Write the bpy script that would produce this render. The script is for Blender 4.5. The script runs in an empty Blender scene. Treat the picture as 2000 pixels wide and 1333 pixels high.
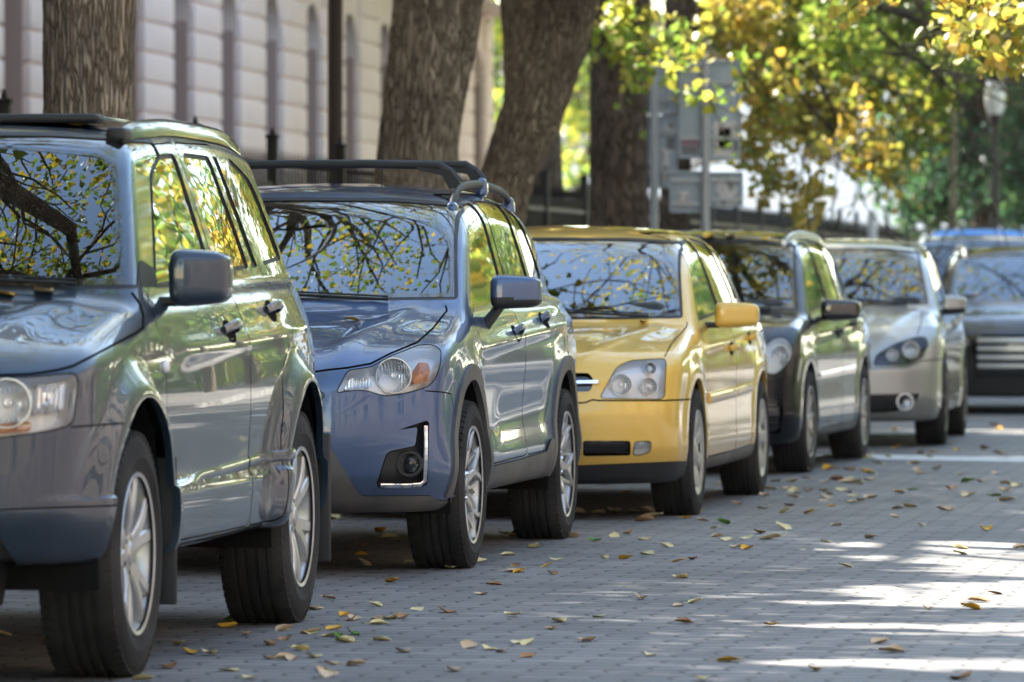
import bpy, math, random
import numpy as np
from mathutils import Vector, Matrix
# ---------------------------------------------------------------- camera, sky, sun, exposure
SC = bpy.context.scene
COL = SC.collection
R = math.radians
CAM_H = 1.13
STREET = R(8.75)                      # the street runs this far to the right of the view axis
ET = np.array([math.sin(STREET), math.cos(STREET)])
EQ = np.array([math.cos(STREET), -math.sin(STREET)])
def street(t, q, z=0.0):
    p = ET*t + EQ*q
    return (p[0], p[1], z)
cam_d = bpy.data.cameras.new('camera')
cam = bpy.data.objects.new('camera', cam_d); COL.objects.link(cam)
cam_d.sensor_width = 36.0; cam_d.lens = 200.0
cam_d.clip_start = 0.5; cam_d.clip_end = 5000.0
cam.location = (0, 0, CAM_H)
cam.rotation_euler = (R(90) - math.atan(111.5/11111.0), 0, 0)
cam_d.dof.use_dof = True
cam_d.dof.focus_distance = 21.3
cam_d.dof.aperture_fstop = 5.6
cam_d.dof.aperture_blades = 0
SC.camera = cam
SUN_EL = R(43.0)
SUN_AZ = STREET - R(62.0)             # ahead and to the left, clockwise from +Y
SDIR = np.array([math.sin(SUN_AZ)*math.cos(SUN_EL), math.cos(SUN_AZ)*math.cos(SUN_EL), math.sin(SUN_EL)])
world = bpy.data.worlds.new('World'); SC.world = world; world.use_nodes = True
wn = world.node_tree.nodes; wl = world.node_tree.links
bg = wn['Background']
sky = wn.new('ShaderNodeTexSky'); sky.sky_type = 'NISHITA'; sky.sun_disc = False
sky.sun_elevation = SUN_EL; sky.sun_rotation = SUN_AZ
sky.air_density = 1.0; sky.dust_density = 0.15; sky.ozone_density = 1.6
tint = wn.new('ShaderNodeVectorMath'); tint.operation = 'MULTIPLY'; tint.inputs[1].default_value = (1.16, 1.0, .84)
wl.new(sky.outputs[0], tint.inputs[0]); wl.new(tint.outputs[0], bg.inputs[0]); bg.inputs[1].default_value = 0.15
sun_d = bpy.data.lights.new('sun', 'SUN'); sun_d.energy = 4.6; sun_d.angle = R(0.53)
sun_d.color = (1.0, 0.95, 0.86)
sun = bpy.data.objects.new('sun', sun_d); COL.objects.link(sun)
sun.rotation_euler = Vector(SDIR).to_track_quat('Z', 'Y').to_euler()
SC.view_settings.view_transform = 'Standard'; SC.view_settings.look = 'None'
SC.view_settings.gamma = 1.0; SC.view_settings.exposure = 2.55
SC.cycles.use_denoising = True
SC.cycles.max_bounces = 8; SC.cycles.transparent_max_bounces = 16
SC.cycles.diffuse_bounces = 3; SC.cycles.glossy_bounces = 4; SC.cycles.transmission_bounces = 4
SC.cycles.caustics_reflective = False; SC.cycles.caustics_refractive = False
SC.cycles.sample_clamp_indirect = 6.0
# ---------------------------------------------------------------- naming helpers
def link(o, parent=None):
    COL.objects.link(o)
    if parent is not None: o.parent = parent
    return o
def tag(o, label=None, cat=None, group=None, kind=None):
    if label: o['label'] = label
    if cat: o['category'] = cat
    if group: o['group'] = group
    if kind: o['kind'] = kind
    return o
def empty(name, loc=(0, 0, 0), rz=0.0, parent=None):
    o = bpy.data.objects.new(name, None); o.empty_display_size = 0.2
    o.location = loc; o.rotation_euler = (0, 0, rz)
    return link(o, parent)
# ---------------------------------------------------------------- materials
MATS = {}
def mat(name, base=(.5, .5, .5), rough=.5, metal=0.0, coat=0.0, coat_rough=.03, spec=.5, **kw):
    if name in MATS: return MATS[name]
    m = bpy.data.materials.new(name); m.use_nodes = True; MATS[name] = m
    b = m.node_tree.nodes['Principled BSDF']
    b.inputs['Base Color'].default_value = (*base, 1)
    b.inputs['Roughness'].default_value = rough
    b.inputs['Metallic'].default_value = metal
    b.inputs['Coat Weight'].default_value = coat
    b.inputs['Coat Roughness'].default_value = coat_rough
    b.inputs['Specular IOR Level'].default_value = spec
    for k, v in kw.items(): b.inputs[k.replace('_', ' ')].default_value = v
    return m
def N(m, t, **kw):
    n = m.node_tree.nodes.new(t)
    for k, v in kw.items():
        if k in ('operation', 'blend_type', 'noise_dimensions', 'wave_type', 'bands_direction', 'data_type', 'attribute_name', 'feature', 'use_clamp', 'offset', 'squash', 'rings_direction', 'distance'):
            setattr(n, k, v)
        else: n.inputs[k].default_value = v
    return n
def L(m, a, b): m.node_tree.links.new(a, b)
def bsdf(m): return m.node_tree.nodes['Principled BSDF']
def add_noise_color(m, c1, c2, scale, detail=4, lo=.35, hi=.65, coord='Object', stretch=None, rough_var=None):
    tc = N(m, 'ShaderNodeTexCoord'); no = N(m, 'ShaderNodeTexNoise', Scale=scale, Detail=detail)
    src = tc.outputs[coord]
    if stretch:
        mp = N(m, 'ShaderNodeMapping'); mp.inputs['Scale'].default_value = stretch; L(m, src, mp.inputs[0]); src = mp.outputs[0]
    L(m, src, no.inputs['Vector'])
    cr = N(m, 'ShaderNodeValToRGB'); L(m, no.outputs['Fac'], cr.inputs[0])
    cr.color_ramp.elements[0].position = lo; cr.color_ramp.elements[1].position = hi
    cr.color_ramp.elements[0].color = (*c1, 1); cr.color_ramp.elements[1].color = (*c2, 1)
    L(m, cr.outputs[0], bsdf(m).inputs['Base Color'])
    return no, cr
def add_bump(m, scale, strength, dist=.01, detail=4, coord='Object', stretch=None, target='Normal'):
    tc = N(m, 'ShaderNodeTexCoord'); no = N(m, 'ShaderNodeTexNoise', Scale=scale, Detail=detail)
    src = tc.outputs[coord]
    if stretch:
        mp = N(m, 'ShaderNodeMapping'); mp.inputs['Scale'].default_value = stretch; L(m, src, mp.inputs[0]); src = mp.outputs[0]
    L(m, src, no.inputs['Vector'])
    bu = N(m, 'ShaderNodeBump', Strength=strength, Distance=dist)
    L(m, no.outputs['Fac'], bu.inputs['Height'])
    L(m, bu.outputs[0], bsdf(m).inputs[target])
    return bu
def paint(name, base, metal=.55, rough=.38, wob=.07, dust=.12):
    if name in MATS: return MATS[name]
    m = mat(name, base, rough, metal, coat=1.0, coat_rough=.012)
    b = bsdf(m); b.inputs['Coat IOR'].default_value = 1.45
    # orange peel and slight waviness of pressed sheet metal in the clear coat
    tc = N(m, 'ShaderNodeTexCoord')
    n1 = N(m, 'ShaderNodeTexNoise', Scale=3.2, Detail=1.0); L(m, tc.outputs['Object'], n1.inputs['Vector'])
    bu = N(m, 'ShaderNodeBump', Strength=wob, Distance=.0035); L(m, n1.outputs['Fac'], bu.inputs['Height'])
    L(m, bu.outputs[0], b.inputs['Coat Normal'])
    # metallic flakes in the base coat
    fl = N(m, 'ShaderNodeTexNoise', Scale=900.0, Detail=0.0); L(m, tc.outputs['Object'], fl.inputs['Vector'])
    fb = N(m, 'ShaderNodeBump', Strength=.25, Distance=.0004); L(m, fl.outputs['Fac'], fb.inputs['Height'])
    L(m, fb.outputs[0], b.inputs['Normal'])
    # road dust, thicker in some places
    dn = N(m, 'ShaderNodeTexNoise', Scale=2.1, Detail=6.0, Roughness=.65); L(m, tc.outputs['Object'], dn.inputs['Vector'])
    mr = N(m, 'ShaderNodeMapRange'); mr.inputs['From Min'].default_value = .42; mr.inputs['From Max'].default_value = .8
    mr.inputs['To Max'].default_value = dust*1.6; L(m, dn.outputs['Fac'], mr.inputs['Value'])
    # dust gathers low on the bodywork
    sep = N(m, 'ShaderNodeSeparateXYZ'); L(m, tc.outputs['Object'], sep.inputs[0])
    mz = N(m, 'ShaderNodeMapRange'); mz.inputs['From Min'].default_value = .65; mz.inputs['From Max'].default_value = .25
    mz.inputs['To Max'].default_value = dust*2.2; L(m, sep.outputs['Z'], mz.inputs['Value'])
    ad = N(m, 'ShaderNodeMath', operation='ADD', use_clamp=True); L(m, mr.outputs[0], ad.inputs[0]); L(m, mz.outputs[0], ad.inputs[1])
    mx = N(m, 'ShaderNodeMix', data_type='RGBA'); L(m, ad.outputs[0], mx.inputs[0])
    mx.inputs[6].default_value = (*base, 1); mx.inputs[7].default_value = (.27, .24, .21, 1)
    L(m, mx.outputs[2], b.inputs['Base Color'])
    cr = N(m, 'ShaderNodeMapRange'); cr.inputs['To Min'].default_value = .012; cr.inputs['To Max'].default_value = .16
    L(m, ad.outputs[0], cr.inputs['Value']); L(m, cr.outputs[0], b.inputs['Coat Roughness'])
    return m
def glass(name, tint=.25, wob=0.0, color=(1, 1, 1), gain=1.9, ior=1.52, gcol=(1, 1, 1)):
    if name in MATS: return MATS[name]
    m = bpy.data.materials.new(name); m.use_nodes = True; MATS[name] = m
    m.node_tree.nodes.remove(bsdf(m))
    out = m.node_tree.nodes['Material Output']
    tr = N(m, 'ShaderNodeBsdfTransparent'); tr.inputs[0].default_value = (tint*color[0], tint*color[1], tint*color[2], 1)
    gl = N(m, 'ShaderNodeBsdfGlossy', Roughness=.0); gl.inputs[0].default_value = (*gcol, 1)
    fr = N(m, 'ShaderNodeFresnel', IOR=ior)
    mu = N(m, 'ShaderNodeMath', operation='MULTIPLY', use_clamp=True); mu.inputs[1].default_value = gain
    L(m, fr.outputs[0], mu.inputs[0])
    mx = N(m, 'ShaderNodeMixShader'); L(m, mu.outputs[0], mx.inputs[0]); L(m, tr.outputs[0], mx.inputs[1]); L(m, gl.outputs[0], mx.inputs[2])
    L(m, mx.outputs[0], out.inputs['Surface'])
    if wob:
        tc = N(m, 'ShaderNodeTexCoord'); mp = N(m, 'ShaderNodeMapping'); mp.inputs['Scale'].default_value = (.6, .6, 2.2)
        L(m, tc.outputs['Object'], mp.inputs[0])
        n1 = N(m, 'ShaderNodeTexNoise', Scale=3.5, Detail=1.5); L(m, mp.outputs[0], n1.inputs['Vector'])
        bu = N(m, 'ShaderNodeBump', Strength=wob, Distance=.002); L(m, n1.outputs['Fac'], bu.inputs['Height'])
        L(m, bu.outputs[0], gl.inputs['Normal'])
    return m
# ---------------------------------------------------------------- mesh helpers
def raw_mesh(name, V, F, m, parent=None, normals=None, smooth=True, sharp=None, mats=None, midx=None):
    """V (n,3) array, F list or (m,3) array -> one mesh object"""
    me = bpy.data.meshes.new(name)
    V = np.asarray(V, np.float32)
    if isinstance(F, np.ndarray) and F.ndim == 2:
        k = F.shape[1]; nf = len(F)
        me.vertices.add(len(V)); me.vertices.foreach_set('co', V.ravel())
        me.loops.add(nf*k); me.loops.foreach_set('vertex_index', F.astype(np.int32).ravel())
        me.polygons.add(nf); me.polygons.foreach_set('loop_start', np.arange(0, nf*k, k, dtype=np.int32))
        me.update(calc_edges=True)
    else:
        me.from_pydata([tuple(map(float, v)) for v in V], [], [tuple(map(int, f)) for f in F])
        me.update()
    me.validate()
    me.polygons.foreach_set('use_smooth', np.full(len(me.polygons), bool(smooth)))
    if mats:
        for q in mats: me.materials.append(q)
        if midx is not None: me.polygons.foreach_set('material_index', np.asarray(midx, np.int32))
    else: me.materials.append(m)
    if sharp is not None: me.set_sharp_from_angle(angle=R(sharp))
    if normals is not None and len(me.vertices) == len(normals):
        me.normals_split_custom_set_from_vertices([tuple(n) for n in np.asarray(normals, float).tolist()])
    me.update()
    o = bpy.data.objects.new(name, me)
    return link(o, parent)
class MB:
    """collects shapes that become one mesh"""
    def __init__(s): s.v = []; s.f = []; s.n = 0; s.mi = []; s.cur = 0
    def add(s, V, F):
        V = np.asarray(V, float); s.v.append(V)
        for f in F: s.f.append(tuple(int(i)+s.n for i in f)); s.mi.append(s.cur)
        s.n += len(V); return s
    def box(s, c, size, bevel=0.0, rot=None, taper=(1, 1)):
        hx, hy, hz = size[0]/2, size[1]/2, size[2]/2
        if bevel <= 0:
            V = [(x*hx, y*hy, z*hz) for z in (-1, 1) for x, y in ((-1, -1), (1, -1), (1, 1), (-1, 1))]
            F = [(3, 2, 1, 0), (4, 5, 6, 7), (0, 1, 5, 4), (1, 2, 6, 5), (2, 3, 7, 6), (3, 0, 4, 7)]
        else:
            b = min(bevel, hx*.99, hy*.99, hz*.99)
            prof = []
            def ring(ix, iy, z):
                pts = []
                for cx, cy, a0 in ((ix-b, iy-b, 0), (-(ix-b), iy-b, 90), (-(ix-b), -(iy-b), 180), (ix-b, -(iy-b), 270)):
                    for k in range(4):
                        a = R(a0+k*30); pts.append((cx, cy, a, z))
                return pts
            rings = []
            for k, (zz, sh) in enumerate([(-hz, 1.0), (-hz+b*.134, .5), (-hz+b*.5, .134), (-hz+b, 0), (hz-b, 0), (hz-b*.5, .134), (hz-b*.134, .5), (hz, 1.0)]):
                rr = b*(1-sh) if sh < 1 else 0.0
                rr = b*math.sqrt(max(0, 1-(max(0, abs(zz)-(hz-b))/b)**2))
                rings.append([(cx+rr*math.cos(a), cy+rr*math.sin(a), zz) for cx, cy, a, _ in ring(hx, hy, zz)])
            V = [p for r_ in rings for p in r_]; m = 16; F = []
            for i in range(len(rings)-1):
                for j in range(m): F.append((i*m+j, i*m+(j+1) % m, (i+1)*m+(j+1) % m, (i+1)*m+j))
            F.append(tuple(range(m-1, -1, -1))); F.append(tuple(range((len(rings)-1)*m, len(rings)*m)))
        V = np.array(V, float)
        if taper != (1, 1):
            k = (V[:, 2]/hz+1)/2; V[:, 0] *= 1+(taper[0]-1)*k; V[:, 1] *= 1+(taper[1]-1)*k
        if rot is not None: V = V @ np.array(rot).T
        return s.add(V+np.array(c, float), F)
    def tube(s, pts, rad, seg=10, caps=True, squash=None):
        pts = np.asarray(pts, float); n = len(pts)
        if np.isscalar(rad): rad = [rad]*n
        T = np.gradient(pts, axis=0); T /= np.linalg.norm(T, axis=1)[:, None]+1e-12
        up = np.array([0, 0, 1.0]) if abs(T[0, 2]) < .9 else np.array([1.0, 0, 0])
        V = []; u = None
        for i in range(n):
            if u is None: u = np.cross(up, T[i])
            u = u-T[i]*(u@T[i]); u /= np.linalg.norm(u)+1e-12; w = np.cross(T[i], u)
            for k in range(seg):
                a = 2*math.pi*k/seg; ca, sa = math.cos(a), math.sin(a)
                if squash: ca *= squash[0]; sa *= squash[1]
                V.append(pts[i]+rad[i]*(ca*u+sa*w))
        F = [(i*seg+k, i*seg+(k+1) % seg, (i+1)*seg+(k+1) % seg, (i+1)*seg+k) for i in range(n-1) for k in range(seg)]
        if caps: F += [tuple(range(seg-1, -1, -1)), tuple(range((n-1)*seg, n*seg))]
        return s.add(V, F)
    def lathe(s, prof, seg=48, axis='y', c=(0, 0, 0), closed=False, a0=0.0, a1=2*math.pi):
        """prof: (r, h) pairs turned round the axis"""
        full = abs(a1-a0-2*math.pi) < 1e-6; m = seg if full else seg+1
        V = []
        for r_, h in prof:
            for k in range(m):
                a = a0+(a1-a0)*k/seg; x, y = r_*math.cos(a), r_*math.sin(a)
                V.append({'y': (x, h, y), 'z': (x, y, h), 'x': (h, x, y)}[axis])
        F = []; n = len(prof)
        for i in range(n if closed else n-1):
            j2 = (i+1) % n
            for k in range(seg):
                k2 = (k+1) % m
                F.append((i*m+k, j2*m+k, j2*m+k2, i*m+k2))
        return s.add(np.array(V)+np.array(c, float), F)
    def prism(s, poly, a, b, plane='xz', c=(0, 0, 0)):
        """extrude a 2D polygon between a and b along the third axis"""
        n = len(poly); V = []
        for h in (a, b):
            for x, y in poly: V.append({'xz': (x, h, y), 'xy': (x, y, h), 'yz': (h, x, y)}[plane])
        F = [tuple(range(n-1, -1, -1)), tuple(range(n, 2*n))]+[(i, (i+1) % n, n+(i+1) % n, n+i) for i in range(n)]
        return s.add(np.array(V)+np.array(c, float), F)
    def build(s, name, m, parent=None, smooth=True, sharp=35, mats=None):
        if not s.v: return None
        V = np.concatenate(s.v)
        o = raw_mesh(name, V, s.f, m, parent, smooth=smooth, mats=mats, midx=s.mi if mats else None)
        import bmesh
        bm = bmesh.new(); bm.from_mesh(o.data); bmesh.ops.recalc_face_normals(bm, faces=bm.faces[:]); bm.to_mesh(o.data); bm.free()
        if smooth and sharp: o.data.set_sharp_from_angle(angle=R(sharp))
        return o
def mirror_copy(o, parent):
    """a copy of a part for the other side of its car, with its own mirrored mesh"""
    me = o.data.copy(); V = np.empty(len(me.vertices)*3, np.float32); me.vertices.foreach_get('co', V); V = V.reshape(-1, 3)
    V[:, 1] *= -1; me.vertices.foreach_set('co', V.ravel()); me.flip_normals(); me.update()
    c = bpy.data.objects.new(o.name.split('.')[0], me); link(c, parent)
    c.location = (o.location[0], -o.location[1], o.location[2]); c.rotation_euler = o.rotation_euler
    return c
# ---------------------------------------------------------------- smooth implicit bodies
def pch(x, kn):
    """monotone cubic through the knots (x0,y0),(x1,y1)..."""
    kn = np.asarray(kn, float); X, Y = kn[:, 0], kn[:, 1]
    h = np.diff(X); d = np.diff(Y)/h; m = np.zeros(len(X))
    if len(X) > 2:
        w1 = 2*h[1:]+h[:-1]; w2 = h[1:]+2*h[:-1]; ok = d[:-1]*d[1:] > 0
        with np.errstate(divide='ignore', invalid='ignore'):
            m[1:-1] = np.where(ok, (w1+w2)/(w1/np.where(ok, d[:-1], 1)+w2/np.where(ok, d[1:], 1)), 0)
    m[0], m[-1] = d[0], d[-1]
    xc = np.clip(x, X[0], X[-1]); i = np.clip(np.searchsorted(X, xc)-1, 0, len(X)-2)
    t = (xc-X[i])/h[i]; t2 = t*t; t3 = t2*t
    return (2*t3-3*t2+1)*Y[i]+(t3-2*t2+t)*h[i]*m[i]+(-2*t3+3*t2)*Y[i+1]+(t3-t2)*h[i]*m[i+1]
def smax(a, b, k):
    h = np.maximum(k-np.abs(a-b), 0)/k
    return np.maximum(a, b)+h*h*k*.25
def smin(a, b, k): return -smax(-a, -b, k)
def sstep(a, b, x):
    t = np.clip((x-a)/(b-a), 0, 1); return t*t*(3-2*t)
def body_field(C):
    """signed field of a car body; local x forward (s = -x rearward from the front axle), y left, z up"""
    wb = C['wb']; hz = C['hubz']
    def f(P):
        s, h, z = -P[:, 0], np.sqrt(P[:, 1]**2+1e-8), P[:, 2]
        Ps = pch(s, C['plan']); W = Ps+pch(z, C['sect'])
        r1 = np.hypot(s, z-hz); r2 = np.hypot(s-wb, z-hz)
        fa, fr0, fr1 = C['flare']
        if len(C.get('shoulder', ())): W = W+sum(A*np.exp(-((z-pch(s, zs))/sg)**2)*sstep(s0, s0+.35, s)*(1-sstep(s1-.35, s1, s)) for A, zs, sg, s0, s1 in C['shoulder'])
        W = W+fa*(1-sstep(fr0, fr1, r1))*(z > -1)+fa*(1-sstep(fr0, fr1, r2))
        side = (h-W)*.97
        ze, zc = pch(s, C['edge']), pch(s, C['cent'])
        hn = np.clip(h/(Ps), 0, 1.2)
        top = z-(zc+(ze-zc)*hn**C.get('crp', 2.4))
        if 'ridge' in C:
            A, kn, sg = C['ridge']; top = top-A*np.exp(-((h-pch(s, kn))/sg)**2)*(1-sstep(.1, .5, s))
        pc, pp = C['nosecurve']
        fr = (pch(z, C['nose'])+pc*(h/.8)**pp)-s
        rc, rp = C['tailcurve']
        re = s-(pch(z, C['tail'])-rc*(h/.8)**rp)
        bot = pch(s, C['bottom'])-z
        lo = smax(side, top, C['ksh'])
        lo = smax(lo, fr, C['knose']); lo = smax(lo, re, .10); lo = smax(lo, bot, .05)
        # greenhouse
        zz = z-1.1
        sg_ = h-(pch(s, C['gbase'])-C['tum']*zz-C.get('tum2', .06)*np.maximum(zz, 0)**2)
        rf = z-(pch(s, C['roof'])-C['crown']*(h/.6)**2.2)
        (w0, wz0, cot, wc, wq) = C['ws']
        ws = (w0+(z-wz0)*cot-wq*(z-wz0)*(C['ztop']-z)*4+wc*h*h-s)/math.hypot(1, cot)
        (b0, bz0, bcot, bc) = C['bl']
        bk = (s-(b0-(z-bz0)*bcot-bc*h*h))/math.hypot(1, bcot)
        up = smax(sg_, rf, C['kroof']); up = smax(up, ws, C.get('kws', .05)); up = smax(up, bk, .07); up = np.maximum(up, C.get('zlow', .96)-z)
        return smin(lo, up, .022)
    return f
def gradient(f, P, e=.0015):
    G = np.empty_like(P)
    for k in range(3):
        d = np.zeros(3); d[k] = e; G[:, k] = f(P+d)-f(P-d)
    return G
def normals_of(f, P, e=.0015):
    G = gradient(f, P, e); return G/(np.linalg.norm(G, axis=1)[:, None]+1e-12)
def project_to(f, P, it=3):
    for _ in range(it):
        v = f(P); G = gradient(f, P)/(.003)
        P = P-G*(v/(np.sum(G*G, axis=1)+1e-9))[:, None]
    return P
def cast_body(f, s0, s1, zc, nl, nc, na, rmax=2.2):
    """mesh the field by rays from an axis along the car with fans at both ends"""
    th = np.linspace(math.pi/2, 0.004, nc)
    O, D = [], []
    zcf = lambda s: pch(np.array(s), zc)
    rows = [(s0, t, -1) for t in th[::-1]] + [(s, math.pi/2, 0) for s in np.linspace(s0, s1, nl)[1:-1]] + [(s1, t, 1) for t in th]
    ph = np.linspace(0, 2*math.pi, na, endpoint=False)+math.pi/na
    S = np.array([r_[0] for r_ in rows]); TH = np.array([r_[1] for r_ in rows]); SG = np.array([r_[2] for r_ in rows])
    Z = zcf(S)
    O = np.zeros((len(rows), na, 3)); D = np.zeros_like(O)
    O[..., 0] = -S[:, None]; O[..., 2] = Z[:, None]
    D[..., 0] = (-SG*np.cos(TH))[:, None]; D[..., 1] = np.sin(TH)[:, None]*np.cos(ph); D[..., 2] = np.sin(TH)[:, None]*np.sin(ph)
    O = O.reshape(-1, 3); D = D.reshape(-1, 3)
    # march outward to the first crossing
    ts = np.linspace(.05, rmax, 44); lo = np.full(len(O), .02); hi = np.full(len(O), rmax); found = np.zeros(len(O), bool)
    for t in ts:
        idx = np.where(~found)[0]
        if not len(idx): break
        v = f(O[idx]+D[idx]*t); c = v > 0
        hi[idx[c]] = t; found[idx[c]] = True; lo[idx[~c]] = t
    for _ in range(18):
        mid = (lo+hi)/2; v = f(O+D*mid[:, None]); pos = v > 0
        hi = np.where(pos, mid, hi); lo = np.where(pos, lo, mid)
    V = O+D*((lo+hi)/2)[:, None]
    nr = len(rows); a = np.arange(nr-1)[:, None]*na; j = np.arange(na)[None]; j2 = (j+1) % na
    q = np.stack([a+j, a+j2, a+na+j2, a+na+j], -1).reshape(-1, 4)
    T = np.concatenate([q[:, [0, 1, 2]], q[:, [0, 2, 3]]])
    e1 = V[T[:, 1]]-V[T[:, 0]]; e2 = V[T[:, 2]]-V[T[:, 0]]
    nrm = np.cross(e1, e2); ctr = V[T].mean(1)
    g = normals_of(f, ctr)
    fl = (nrm*g).sum(1) < 0; T[fl] = T[fl][:, ::-1]
    return V, T
def refine(V, T, mark, f=None):
    if not mark.any(): return V, T
    M = T[mark]; E = np.sort(np.stack([M[:, [0, 1]], M[:, [1, 2]], M[:, [2, 0]]], 1).reshape(-1, 2), axis=1)
    U, inv = np.unique(E, axis=0, return_inverse=True); inv = inv.reshape(-1, 3)
    nv = (V[U[:, 0]]+V[U[:, 1]])/2
    if f is not None: nv = project_to(f, nv, 2)
    b = len(V)+inv; a0, a1, a2 = M.T; m0, m1, m2 = b.T
    new = np.concatenate([np.stack(x, 1) for x in ((a0, m0, m2), (m0, a1, m1), (m2, m1, a2), (m0, m1, m2))])
    return np.concatenate([V, nv]), np.concatenate([T[~mark], new])
def clip(V, T, d, lvl=0.0):
    """split a triangle mesh along d = lvl; returns V, inside T, outside T, border segments"""
    d = d-lvl; d = np.where(np.abs(d) < 1e-7, 1e-7, d)
    ins = d[T] < 0; k = ins.sum(1)
    Tin, Tout = [T[k == 3]], [T[k == 0]]
    X = T[(k == 1) | (k == 2)]
    if not len(X): return V, np.concatenate(Tin), np.concatenate(Tout), np.zeros((0, 2), int)
    xi = d[X] < 0; one = xi.sum(1) == 1
    lone = np.where(one, xi.argmax(1), (~xi).argmax(1))
    i = np.arange(len(X)); A = X[i, lone]; B = X[i, (lone+1) % 3]; Cc = X[i, (lone+2) % 3]
    E = np.sort(np.concatenate([np.stack([A, B], 1), np.stack([A, Cc], 1)]), axis=1)
    U, inv = np.unique(E, axis=0, return_inverse=True); inv = inv.ravel()
    d0, d1 = d[U[:, 0]], d[U[:, 1]]; t = d0/(d0-d1)
    nv = V[U[:, 0]]*(1-t)[:, None]+V[U[:, 1]]*t[:, None]
    mab = len(V)+inv[:len(X)]; mac = len(V)+inv[len(X):]
    tip = np.stack([A, mab, mac], 1); q = np.concatenate([np.stack([mab, B, Cc], 1), np.stack([mab, Cc, mac], 1)])
    qo = np.concatenate([one, one])
    Tin += [tip[one], q[~qo]]; Tout += [tip[~one], q[qo]]
    seg = np.where(one[:, None], np.stack([mab, mac], 1), np.stack([mac, mab], 1))
    return np.concatenate([V, nv]), np.concatenate(Tin), np.concatenate(Tout), seg
def compact(V, T):
    u, inv = np.unique(T, return_inverse=True); return V[u], inv.reshape(T.shape)
def round_poly(poly, r=.03, n=4):
    """round the corners of a closed 2D polygon; an entry (x, y, r) has its own radius"""
    out = []; m = len(poly)
    for i in range(m):
        p = np.array(poly[i][:2], float); rr = poly[i][2] if len(poly[i]) > 2 else r
        a = np.array(poly[i-1][:2], float)-p; b = np.array(poly[(i+1) % m][:2], float)-p
        la, lb = np.linalg.norm(a), np.linalg.norm(b); k = min(rr, la*.49, lb*.49)
        p0, p1 = p+a/la*k, p+b/lb*k
        if k < 1e-4: out.append(tuple(p)); continue
        for j in range(n+1):
            t = j/n; out.append(tuple((1-t)**2*p0+2*t*(1-t)*p+t*t*p1))
    return np.array(out)
def near_box(fn):
    """exact distance only near the shape, box distance elsewhere"""
    def g(X, Y, P):
        A = np.asarray([p[:2] for p in P], float); x0, y0 = A.min(0); x1, y1 = A.max(0)
        dx = np.maximum(np.maximum(x0-X, X-x1), 0); dy = np.maximum(np.maximum(y0-Y, Y-y1), 0); bd = np.hypot(dx, dy)
        out = bd+.01; i = np.where(bd < .06)[0]
        if len(i): out[i] = fn(X[i], Y[i], A)
        return out
    return g
@near_box
def sd_poly(X, Y, poly):
    """signed distance to a closed polygon, negative inside"""
    P = np.asarray(poly, float); n = len(P); d = np.full(X.shape, 1e9); ins = np.zeros(X.shape, bool)
    for i in range(n):
        a, b = P[i], P[(i+1) % n]; e = b-a; L2 = e@e+1e-12
        t = np.clip(((X-a[0])*e[0]+(Y-a[1])*e[1])/L2, 0, 1)
        d = np.minimum(d, (X-a[0]-t*e[0])**2+(Y-a[1]-t*e[1])**2)
        c = ((a[1] > Y) != (b[1] > Y)); with_ = (b[0]-a[0])*(Y-a[1])/((b[1]-a[1]) if abs(b[1]-a[1]) > 1e-12 else 1e-12)+a[0]
        ins ^= c & (X < with_)
    d = np.sqrt(d); return np.where(ins, -d, d)
@near_box
def sd_line(X, Y, line):
    P = np.asarray(line, float); d = np.full(X.shape, 1e9)
    for i in range(len(P)-1):
        a, b = P[i], P[i+1]; e = b-a; t = np.clip(((X-a[0])*e[0]+(Y-a[1])*e[1])/(e@e+1e-12), 0, 1)
        d = np.minimum(d, (X-a[0]-t*e[0])**2+(Y-a[1]-t*e[1])**2)
    return np.sqrt(d)
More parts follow.
